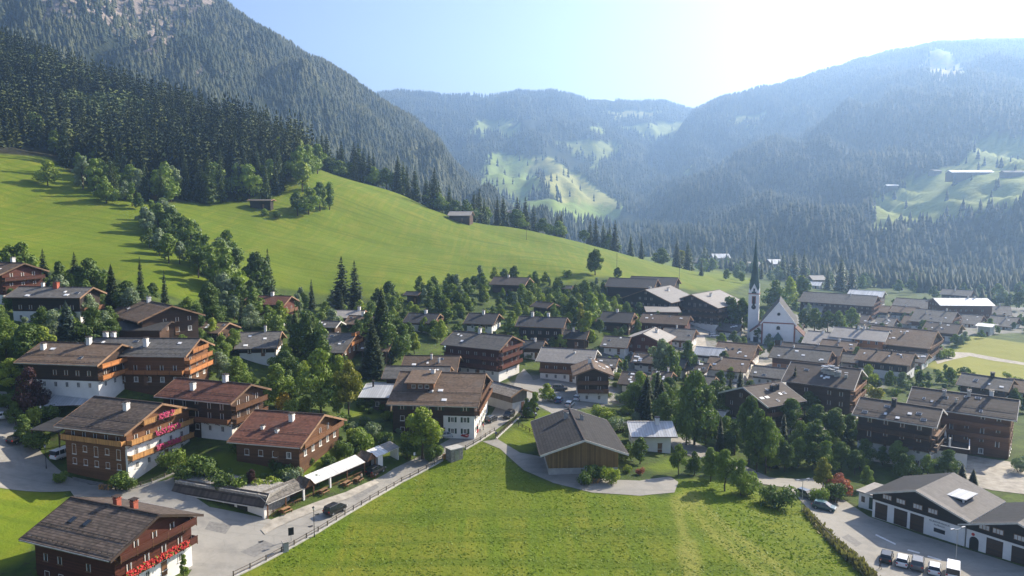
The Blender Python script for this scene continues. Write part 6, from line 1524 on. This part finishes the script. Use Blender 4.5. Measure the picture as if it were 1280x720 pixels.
# ------------------------------------------------------------------ cars
def wheel_meshes(r_=.33):
    t = MB(); t.cyl((0, -.11, 0), (0, .11, 0), r_, r_, 'rubber', 18)
    m = MB(); m.cyl((0, -.125, 0), (0, .125, 0), r_*.62, r_*.62, 'metal_grey', 12)
    return t.mesh('wheel'), m.mesh('rim')
WHEEL = wheel_meshes()
def car_proto(kind, pm):
    """x forward, wheels on z=0"""
    spec = {'hatch': dict(st=[(-2.05,.42,.86,.74),(-1.95,.28,.98,.84),(-1.2,.24,.98,.89),(0.5,.24,.95,.89),(1.25,.24,.92,.87),(1.9,.28,.80,.80),(2.08,.40,.66,.68)], cab=[(-1.98,.97,.80,.96),(-1.62,.97,1.42,.66),(.05,.95,1.48,.68),(.35,.95,1.42,.66),(1.18,.92,.95,.80)]),
            'suv': dict(st=[(-2.2,.5,1.0,.80),(-2.1,.34,1.08,.90),(-1.2,.30,1.08,.94),(.6,.30,1.06,.94),(1.3,.30,1.04,.92),(2.05,.34,.95,.86),(2.25,.5,.80,.76)], cab=[(-2.1,1.07,1.08,.86),(-1.9,1.07,1.68,.72),(.1,1.05,1.74,.73),(.4,1.05,1.70,.72),(1.15,1.04,1.08,.84)]),
            'van': dict(st=[(-2.45,.5,1.1,.88),(-2.4,.34,1.15,.95),(-1.2,.30,1.15,.97),(1.2,.30,1.12,.97),(1.7,.30,1.08,.95),(2.3,.34,.98,.9),(2.5,.5,.85,.8)], cab=[(-2.4,1.13,1.14,.92),(-2.35,1.13,2.0,.86),(1.0,1.11,2.05,.86),(1.25,1.11,1.98,.84),(2.0,1.08,1.12,.88)])}[kind]
    b = MB(); vs = []; fs = []
    for x, zb, zt, hw in spec['st']:
        vs += [(x, -hw*.9, zb), (x, -hw, zb+(zt-zb)*.45), (x, -hw*.95, zt), (x, hw*.95, zt), (x, hw, zb+(zt-zb)*.45), (x, hw*.9, zb)]
    n = len(spec['st'])
    for i in range(n-1):
        for j in range(6): fs.append((i*6+j, i*6+(j+1) % 6, (i+1)*6+(j+1) % 6, (i+1)*6+j))
    fs += [tuple(range(6)), tuple(range((n-1)*6, n*6))]
    b.add(vs, fs, pm); body = b.mesh('body')
    g = MB(); vs = []; fs = []
    for x, zb, zt, hw in spec['cab']:
        w2 = spec['st'][3][3]*.93
        vs += [(x, -w2, zb-.02), (x, -hw, zt), (x, hw, zt), (x, w2, zb-.02)]
    n = len(spec['cab'])
    for i in range(n-1):
        for j in range(4): fs.append((i*4+j, i*4+(j+1) % 4, (i+1)*4+(j+1) % 4, (i+1)*4+j))
    fs += [(0,1,2,3), tuple(range((n-1)*4, n*4))]
    g.add(vs, fs, 'glass_dark'); glass = g.mesh('windows')
    r = MB(); c = spec['cab']
    for i in (1, 2):
        (x0, _a, z0, h0), (x1, _b, z1, h1) = c[i], c[i+1]
        r.hexa([(x0, -h0-.01, z0+.004), (x1, -h1-.01, z1+.004), (x1, h1+.01, z1+.004), (x0, h0+.01, z0+.004), (x0, -h0+.05, z0+.05), (x1, -h1+.05, z1+.05), (x1, h1-.05, z1+.05), (x0, h0-.05, z0+.05)], pm)
    for s in (-1, 1):
        for xx in ((-1.62, -1.5), (-.45, -.36), (.3, .38)): 
            w2 = spec['st'][3][3]*.93; zt = c[2][2]-.03
            r.hexa([(xx[0], s*w2-.012, c[2][1]-.02), (xx[1], s*w2-.012, c[2][1]-.02), (xx[1], s*w2+.012, c[2][1]-.02), (xx[0], s*w2+.012, c[2][1]-.02),
                    (xx[0], s*(c[2][3]+.01)-.012, zt), (xx[1], s*(c[2][3]+.01)-.012, zt), (xx[1], s*(c[2][3]+.01)+.012, zt), (xx[0], s*(c[2][3]+.01)+.012, zt)], pm)
    roof = r.mesh('roof')
    x0 = spec['st'][0]; x1 = spec['st'][-1]
    hl = MB(); hl.box(-.06, .1, -.17, .17, -.07, .07, 'lamp_glass'); tl = MB(); tl.box(-.08, .06, -.13, .13, -.1, .1, 'lamp_red')
    return dict(body=body, windows=glass, roof=roof, hl=hl.mesh('headlight'), tl=tl.mesh('taillight'), x0=x0, x1=x1)
CP = {}
def car(px, py, yaw, kind, pm, label, name='parked_car'):
    if (kind, pm) not in CP: CP[(kind, pm)] = car_proto(kind, pm)
    c = CP[(kind, pm)]; p = at(px, py)
    r = empty(name, (p.x, p.y, p.z+.065), R_(yaw)); tag(r, label, 'van' if kind == 'van' else 'car', 'cars in the village')
    body = link(bpy.data.objects.new('body', c['body']), r)
    link(bpy.data.objects.new('windows', c['windows']), r); link(bpy.data.objects.new('roof', c['roof']), r)
    hw = c['x0'][3]
    for s in (-1, 1):
        o = link(bpy.data.objects.new('headlight', c['hl']), r); o.location = (c['x1'][0]-.1, s*(c['x1'][3]-.12), c['x1'][2]-.03)
        o = link(bpy.data.objects.new('taillight', c['tl']), r); o.location = (c['x0'][0]+.02, s*(c['x0'][3]-.1), c['x0'][2]-.06)
        for x in (-1.3, 1.32):
            w_ = link(bpy.data.objects.new('wheel', WHEEL[0]), r); w_.location = (x, s*.80, .33)
            link(bpy.data.objects.new('rim', WHEEL[1]), w_)
    return r
RD = math.degrees(ayaw)
car(419, 641, RD, 'suv', 'paint_black', 'black car driving along the road beside the meadow fence', 'car')
car(470, 592, RD+4, 'suv', 'paint_black', 'black jeep parked in front of the white roofed arcade')
car(559, 547, 20, 'hatch', 'paint_silver', 'silver car half hidden between hedges left of the broad inn')
car(587, 545, -120, 'van', 'paint_red', 'red van with dark windscreen at the corner of the broad inn')
car(614, 527, 60, 'hatch', 'paint_black', 'black car at the front wall of the broad inn', 'car')
car(636, 522, -112, 'suv', 'paint_black', 'black car in the middle of the street by the broad inn', 'car')
car(664, 514, 12, 'hatch', 'paint_black', 'black car parked behind the slim tree by the lawn')
car(661, 521, 12, 'hatch', 'paint_grey', 'grey car parked nearest the road fence')
car(690, 500, 75, 'hatch', 'paint_white', 'white car at the left of the car park row')
car(699, 503, 75, 'hatch', 'paint_blue', 'dark blue car in the car park row')
car(712, 508, 70, 'hatch', 'paint_silver', 'silver car at the right of the car park row')
car(700, 488, -8, 'suv', 'paint_grey', 'dark grey car under the long pale roofed house')
car(722, 500, 70, 'hatch', 'paint_white', 'white car close to the gable fronted chalet')
car(24, 553, 75, 'suv', 'paint_black', 'black car on the side street at the left edge', 'car')
car(80, 572, 70, 'van', 'paint_white', 'white van under the dark carport')
car(4, 524, 60, 'hatch', 'paint_white', 'white car cut off by the left edge')
car(1108, 700, 58, 'hatch', 'paint_black', 'black car at the left end of the row by the fire station')
car(1128, 705, 58, 'hatch', 'paint_white', 'white car second in the row by the fire station')
car(1147, 709, 58, 'suv', 'paint_grey', 'dark car in the middle of the row by the fire station')
car(1168, 715, 58, 'hatch', 'paint_white', 'white hatchback fourth in the row by the fire station')
car(1191, 720, 58, 'van', 'paint_white', 'white van at the right end of the row by the fire station')
car(1008, 622, -60, 'hatch', 'paint_grey', 'grey car in shade at the bush by the lower street')
car(1030, 637, -35, 'hatch', 'paint_teal', 'dark teal car in shade on the lower street')
car(892, 421, 10, 'hatch', 'paint_white', 'white car on the lane left of the church')
car(958, 466, -25, 'hatch', 'paint_silver', 'silver car on the square above the white ground floor inn')
# ------------------------------------------------------------------ fences
def fence(name, pts, label, gap, ph, mat='timber_grey', wall=True, rails=2, pw=.16):
    W3 = [at(*q) for q in pts]
    P2 = []
    for a, b in zip(W3[:-1], W3[1:]):
        n = max(1, int((Vector((b.x-a.x, b.y-a.y))).length/gap))
        for i in range(n): P2.append((a.x+(b.x-a.x)*i/n, a.y+(b.y-a.y)*i/n))
    P2.append((W3[-1].x, W3[-1].y))
    z = T(np.array([q[0] for q in P2]), np.array([q[1] for q in P2]))
    o0 = Vector((P2[0][0], P2[0][1], z[0])); r = empty(name, o0); tag(r, label, 'fence')
    Q = [Vector((x, y, zz))-o0 for (x, y), zz in zip(P2, z)]
    pm_ = MB(); pm_.box(-pw/2, pw/2, -pw/2, pw/2, -.3, ph, mat); pm_ = pm_.mesh('post')
    for q in Q[:100]: o = link(bpy.data.objects.new('post', pm_), r); o.location = q
    for k in range(rails):
        b = MB(); h = ph*(.88-.42*k)
        for a, c in zip(Q[:-1], Q[1:]): b.beam(a+Vector((0, 0, h)), c+Vector((0, 0, h)), .06, .09, mat)
        b.build('rail', r)
    if wall:
        b = MB()
        for a, c in zip(Q[:-1], Q[1:]): b.beam(a+Vector((0, 0, -.05)), c+Vector((0, 0, -.05)), .42, .5, 'kerb_stone')
        b.build('kerb_wall', r)
    return r
fence('fence', [(292,722),(352,691.5),(398,665.5),(452,632.5),(502,603),(553,576)], 'long post and rail fence on a pale kerb between road and meadow', 2.3, 1.05)
fence('fence', [(582,562),(601,551),(618,540)], 'short post fence above the tan stone kiosk', 2.0, 1.05)
fence('fence', [(620,549),(636,534),(650,521)], 'picket fence at the lawn corner opposite the broad inn', 1.0, 1.2, 'timber_dark', True, 2, .12)
fence('fence', [(648,533),(672,545)], 'dark rail fence crossing the small lawn', 1.5, 1.0, 'timber_dark', False)
fence('fence', [(938,604),(962,614),(985,626)], 'wire fence posts below the orchard', 2.2, 1.0, 'timber_grey', False, 1, .1)
fence('fence', [(128,490),(165,484),(207,474)], 'garden fence above the brown chalet terrace', 1.8, 1.0, 'timber_dark', False)
fence('fence', [(162,612),(190,604),(222,590)], 'pale wooden fence below the geranium chalet garden', 1.6, .9, 'timber_grey', True)
fence('fence', [(1018,652),(1050,688),(1080,716)], 'low rail along the bank above the lower street', 2.5, .9, 'timber_grey', False, 1, .1)
# ------------------------------------------------------------------ lamps, poles, signs
def lamp(px, py, h, label, head='lantern', mat='metal_dark'):
    p = at(px, py); r = empty('street_lamp', (p.x, p.y, p.z), R_(20)); tag(r, label, 'street lamp', 'street lamps')
    b = MB(); b.cyl((0, 0, -.2), (0, 0, .5), .11, .09, mat, 8); b.cyl((0, 0, .5), (0, 0, h), .06, .045, mat, 8); b.build('pole', r)
    if head == 'lantern':
        b = MB(); b.cyl((0, 0, h+.06), (0, 0, h+.5), .13, .24, 'lamp_glass', 6); b.build('lamp_glass', r)
        b = MB(); b.cyl((0, 0, h), (0, 0, h+.058), .16, .16, mat, 6); b.cyl((0, 0, h+.502), (0, 0, h+.75), .30, .04, mat, 6); b.build('lantern_cap', r)
    else:
        for s in (-1, 1):
            b = MB(); b.beam((0, 0, h-.05), (s*1.1, 0, h+.12), .07, .07, mat); b.box(min(s*.8, s*1.5), max(s*.8, s*1.5), -.12, .12, h+.12, h+.24, mat); b.build('lamp_arm', r)
    return r
lamp(393, 671, 4.6, 'slender dark street lamp by the meadow fence near the black car')
lamp(58, 586, 4.2, 'dark lantern post at the carport on the side street')
lamp(52, 532, 3.8, 'lantern post beside the bushes below the ribbed roof')
lamp(1194, 712, 6.5, 'tall pale twin lamp in the row of parked cars', 'twin', 'metal_grey')
lamp(1002, 640, 6, 'tall pole at the end of the bush by the lower street', 'twin', 'metal_grey')
def sign(px, py, label, w=.9, h=1.3, z=1.0, mat='ink_black', cat='sign'):
    p = at(px, py); r = empty('sign', (p.x, p.y, p.z), R_(30)); tag(r, label, cat)
    b = MB(); b.cyl((0, 0, -.2), (0, 0, z+h*.7), .05, .05, 'metal_grey', 6); b.build('post', r)
    b = MB(); b.box(-w/2, w/2, -.09, -.052, z, z+h, mat); b.build('board', r)
sign(364, 676, 'dark sign board on a post by the fence opposite the garden garage')
sign(518, 578, 'slim white road sign under the big tree', .4, .6, 1.6, 'plate_white')
p = at(357, 689); r = empty('gate_pillar', (p.x, p.y, p.z), R_(35)); tag(r, 'pale stone pillar in the road fence beside the dark sign board', 'pillar')
b = MB(); b.box(-.4, .4, -.4, .4, -.4, 1.5, 'concrete'); b.build('shaft', r); b = MB(); b.box(-.5, .5, -.5, .5, 1.502, 1.66, 'stone'); b.build('cap', r)
p = at(565, 436); r = empty('pool', (p.x, p.y, p.z), 0); tag(r, 'round pale blue garden pool beside the red timbered inn', 'pool')
plain('pool_water', (.35, .55, .62), rough=.08, var=.05); b = MB(); b.cyl((0, 0, -.3), (0, 0, .9), 2.6, 2.6, 'plate_white', 24); b.build('pool_wall', r); b = MB(); b.cyl((0, 0, .902), (0, 0, .93), 2.45, 2.45, 'pool_water', 24); b.build('water', r)
for (px, py, h, lb) in [(771, 335, 9, 'thin wooden pole on the meadow right of the round dark tree'), (849, 354, 9, 'thin bare pole at the meadow behind the farm barns'), (658, 300, 7, 'short pole on the open meadow below the crest')]:
    p = at(px, py); r = empty('utility_pole', (p.x, p.y, p.z)); tag(r, lb, 'pole')
    b = MB(); b.cyl((0, 0, -.5), (0, 0, h), .14, .1, 'timber_grey', 7); b.build('shaft', r); b = MB(); b.box(-.5, .5, -.05, .05, h-.6, h-.48, 'timber_grey'); b.build('crossarm', r)
for (px, py, a, lb) in [(742, 604, 5, 'log stack at the barn wall'), (560, 572, 38, 'log stack beside the tan stone kiosk'), (132, 612, -12, 'low planter box at the geranium chalet corner')]:
    p = at(px, py); r = empty('log_stack', (p.x, p.y, p.z), R_(a)); tag(r, lb, 'log stack' if 'log' in lb else 'planter')
    b = MB(); rr = random.Random(4)
    for i in range(9):
        for k in range(4): b.cyl((-1.2+.28*i+(k % 2)*.12, -.3, .13+.24*k), (-1.2+.28*i+(k % 2)*.12, .3, .13+.24*k), .12, .12, 'timber_honey' if rr.random() < .6 else 'timber_grey', 7)
    b.build('logs', r)
# ------------------------------------------------------------------ people
def person(px, py, yaw, shirt, trousers, label, stride=.2):
    p = at(px, py)
    V = [(0,0,.95),(0,0,1.15),(0,0,1.38),(0,0,1.50),(0,.01,1.64),(0,.0,1.74), (.17,0,1.42),(.22,.02,1.15),(.23,.12,.92), (-.17,0,1.42),(-.22,-.02,1.15),(-.23,.05,.92),
         (.09,0,.90),(.10,stride*.5,.48),(.10,stride*.35,.08),(.10,stride*.35+.15,.04), (-.09,0,.90),(-.10,-stride*.3,.48),(-.10,-stride,.10),(-.10,-stride+.14,.05)]
    E = [(0,1),(1,2),(2,3),(3,4),(4,5),(2,6),(6,7),(7,8),(2,9),(9,10),(10,11),(0,12),(12,13),(13,14),(14,15),(0,16),(16,17),(17,18),(18,19)]
    Rr = [.14,.13,.15,.055,.10,.07,.06,.048,.035,.06,.048,.035,.085,.06,.045,.04,.085,.06,.045,.04]
    me = bpy.data.meshes.new('person'); me.from_pydata(V, E, []); o = bpy.data.objects.new('person', me); C.objects.link(o)
    m1 = o.modifiers.new('s', 'SKIN'); m2 = o.modifiers.new('u', 'SUBSURF'); m2.levels = 1; m2.render_levels = 1
    for v, rr in zip(me.skin_vertices[0].data, Rr): v.radius = (rr, rr*.85)
    me.skin_vertices[0].data[0].use_root = True
    dg = bpy.context.evaluated_depsgraph_get(); nm = bpy.data.meshes.new_from_object(o.evaluated_get(dg)); bpy.data.objects.remove(o)
    for k in ('skin', shirt, trousers, 'ink_black'): nm.materials.append(M[k])
    for f in nm.polygons:
        z = f.center.z; x = abs(f.center.x)
        f.material_index = 0 if z > 1.47 or (x > .19 and z < .98) else 1 if z > .93 else 2 if z > .1 else 3
        f.use_smooth = True
    b = bpy.data.objects.new('person', nm); b.location = (p.x, p.y, p.z+.065); b.rotation_euler = (0, 0, R_(yaw)); link(b); tag(b, label, 'person', 'people on the street')
    h = MB(); h.cyl((0, -.015, 1.66), (0, -.02, 1.79), .105, .06, 'hair_brown', 10); h.build('hair', b)
plain('skin', (.55, .33, .23)); plain('hair_brown', (.05, .03, .02)); plain('cloth_blue', (.06, .10, .25)); plain('cloth_red', (.4, .05, .05)); plain('cloth_dark', (.03, .03, .04)); plain('cloth_beige', (.45, .38, .28))
person(620, 548, 200, 'cloth_blue', 'cloth_dark', 'person in a blue top standing by the picket fence')
person(600, 541, 120, 'cloth_white', 'cloth_dark', 'person in a white shirt beside the red van')
person(604, 538, 60, 'cloth_red', 'cloth_dark', 'person in a red top walking at the inn corner')
person(452, 602, 30, 'cloth_beige', 'cloth_dark', 'person in beige beside the tables of the arcade')
person(1100, 712, 70, 'cloth_dark', 'cloth_dark', 'person in dark clothes left of the parked car row')
# ------------------------------------------------------------------ roof plant, dormers
def child_roof(h):
    return [c for c in h.children if c.name.startswith('roof')][0]
rf = child_roof(H48); L_, W_, h_ = H48['_dim'][:3]; tp = math.tan(R_(21))
rr = random.Random(9)
for i in range(11):
    x = L_*(.02+.36*rr.random()); y = -W_*(.06+.2*rr.random()); s = rr.uniform(.35, 1.0)
    b = MB(); b.box(-s, s, -s*.7, s*.7, -.7, .5+.6*rr.random(), 'metal_grey' if rr.random() < .7 else 'plate_white'); b.box(-s-.06, s+.06, -s*.7-.06, s*.7+.06, 1.2, 1.3, 'metal_grey')
    o = b.build('roof_vent', rf); o.location = (x, y, h_-tp*abs(y))
L_, W_, h_ = H17['_dim'][:3]; rf = child_roof(H17)
d = MB(); x0, x1 = -L_*.34, -L_*.04; y0 = -W_*.27
d.hexa([(x0, y0, h_-4), (x1, y0, h_-4), (x1, 0, h_-4), (x0, 0, h_-4), (x0, y0, h_-1.0), (x1, y0, h_-1.0), (x1, 0, h_-.1), (x0, 0, h_-.1)], 'timber_brown')
dm = d.build('dormer', rf)
d = MB(); d.hexa([(x0-.5, y0-.8, h_-1.13), (x1+.5, y0-.8, h_-1.13), (x1+.5, .5, h_+.15), (x0-.5, .5, h_+.15), (x0-.5, y0-.8, h_-.93), (x1+.5, y0-.8, h_-.93), (x1+.5, .5, h_+.4), (x0-.5, .5, h_+.4)], 'fascia', 'roof_brown'); d.build('dormer_roof', dm)
for q in (.25, .5, .75):
    b = MB(); xx = x0+(x1-x0)*q; b.box(xx-.5, xx+.5, y0-.06, y0-.005, h_-2.4, h_-1.5, 'frame_white'); b.box(xx-.42, xx+.42, y0-.075, y0-.06, h_-2.3, h_-1.6, 'glass_dark'); b.build('dormer_window', dm)
# manhole covers
for px, py in [(326, 677), (388, 658), (396, 643)]:
    p = at(px, py); b = MB(); b.cyl((0, 0, 0), (0, 0, .012), .45, .45, 'metal_dark', 16); o = b.build('manhole_cover', None, (p.x, p.y, p.z+.066)); tag(o, {326: 'round manhole cover nearest the bottom edge of the road', 388: 'round manhole cover left of the slender street lamp', 396: 'round manhole cover behind the slender street lamp'}[px], 'manhole cover')
# ------------------------------------------------------------------ labels of trees: look + what they stand by
LMP = []
for x, y, r_, ph in LM:
    px, py = project(x, y, T1(x, y)+4)
    LMP.append((x, y, r_, ph, float(px)))
def nwords(s): return len(s.split())
_on = 'first second third fourth fifth sixth seventh eighth ninth tenth eleventh twelfth thirteenth fourteenth fifteenth sixteenth seventeenth eighteenth nineteenth twentieth'.split()
ORD = _on+['twenty-'+q for q in _on[:9]]+['thirtieth']+['thirty-'+q for q in _on[:9]]+['fortieth']+['forty-'+q for q in _on[:9]]
grp = {}; SEEN = set()
for t in TREES:
    best = min(LMP, key=lambda q: math.hypot(q[0]-t['x'], (q[1]-t['y'])*1.0)-q[2]+(40 if nwords(q[3]) > 9 else 0))
    dx = t['px']-best[4]; dist = math.hypot(best[0]-t['x'], best[1]-t['y'])
    rad = best[2]*F/max(60, t['y'])
    if abs(dx) > rad*.8: rel = 'right of' if dx > 0 else 'left of'
    else: rel = 'in front of' if t['y'] < best[1] else 'behind'
    k = t['kind']; H = t['H']
    size = {'B': ['small', '', 'tall'], 'T': ['small', 'slim', 'tall slim'], 'S': ['small', '', 'tall'], 'U': ['low', '', 'big']}[k]
    i = 0 if H < {'B': 6.5, 'T': 7, 'S': 14, 'U': 2.0}[k] else (1 if H < {'B': 12, 'T': 12, 'S': 22, 'U': 3.2}[k] else 2)
    noun = {'B': 'tree', 'T': 'tree', 'S': 'spruce', 'U': 'bush'}[k]
    base = ' '.join(x for x in (size[i], COL[t['mat']], noun) if x)
    grp.setdefault((base, rel, best[3]), []).append(t)
for (base, rel, ph), ts in grp.items():
    ts.sort(key=lambda t: t['px'])
    for i, t in enumerate(ts):
        n = len(ts)
        if n == 1: pre = base
        elif n == 2: pre = ('left one of two ' if i == 0 else 'right one of two ')+base+'s'
        else: pre = ('leftmost of '+base+'s' if i == 0 else 'rightmost of '+base+'s' if i == n-1 else ORD[min(i, 47)]+' from left of '+base+'s')
        pre = pre.replace('bushs', 'bushes').replace('spruces', 'spruces')
        lab = f"{pre} {rel} {ph}"
        p2 = ph
        while nwords(lab) > 16:
            cut = max(p2.rfind(' '+q+' ') for q in ('with', 'under', 'at', 'over', 'among', 'beside', 'below', 'behind', 'of', 'and', 'above', 'half', 'from', 'between', 'in', 'on', 'right', 'left'))
            if cut < 8: lab = ' '.join(lab.split()[:16]); break
            p2 = p2[:cut]; lab = f"{pre} {rel} {p2}"
        if lab in SEEN: lab = ' '.join((lab+' near '+ph.split()[1]).split()[:16]) if nwords(lab) < 15 else lab
        SEEN.add(lab)
        tag(t['o'], lab, {'B': 'tree', 'T': 'tree', 'S': 'tree', 'U': 'bush'}[t['kind']], t['group'])
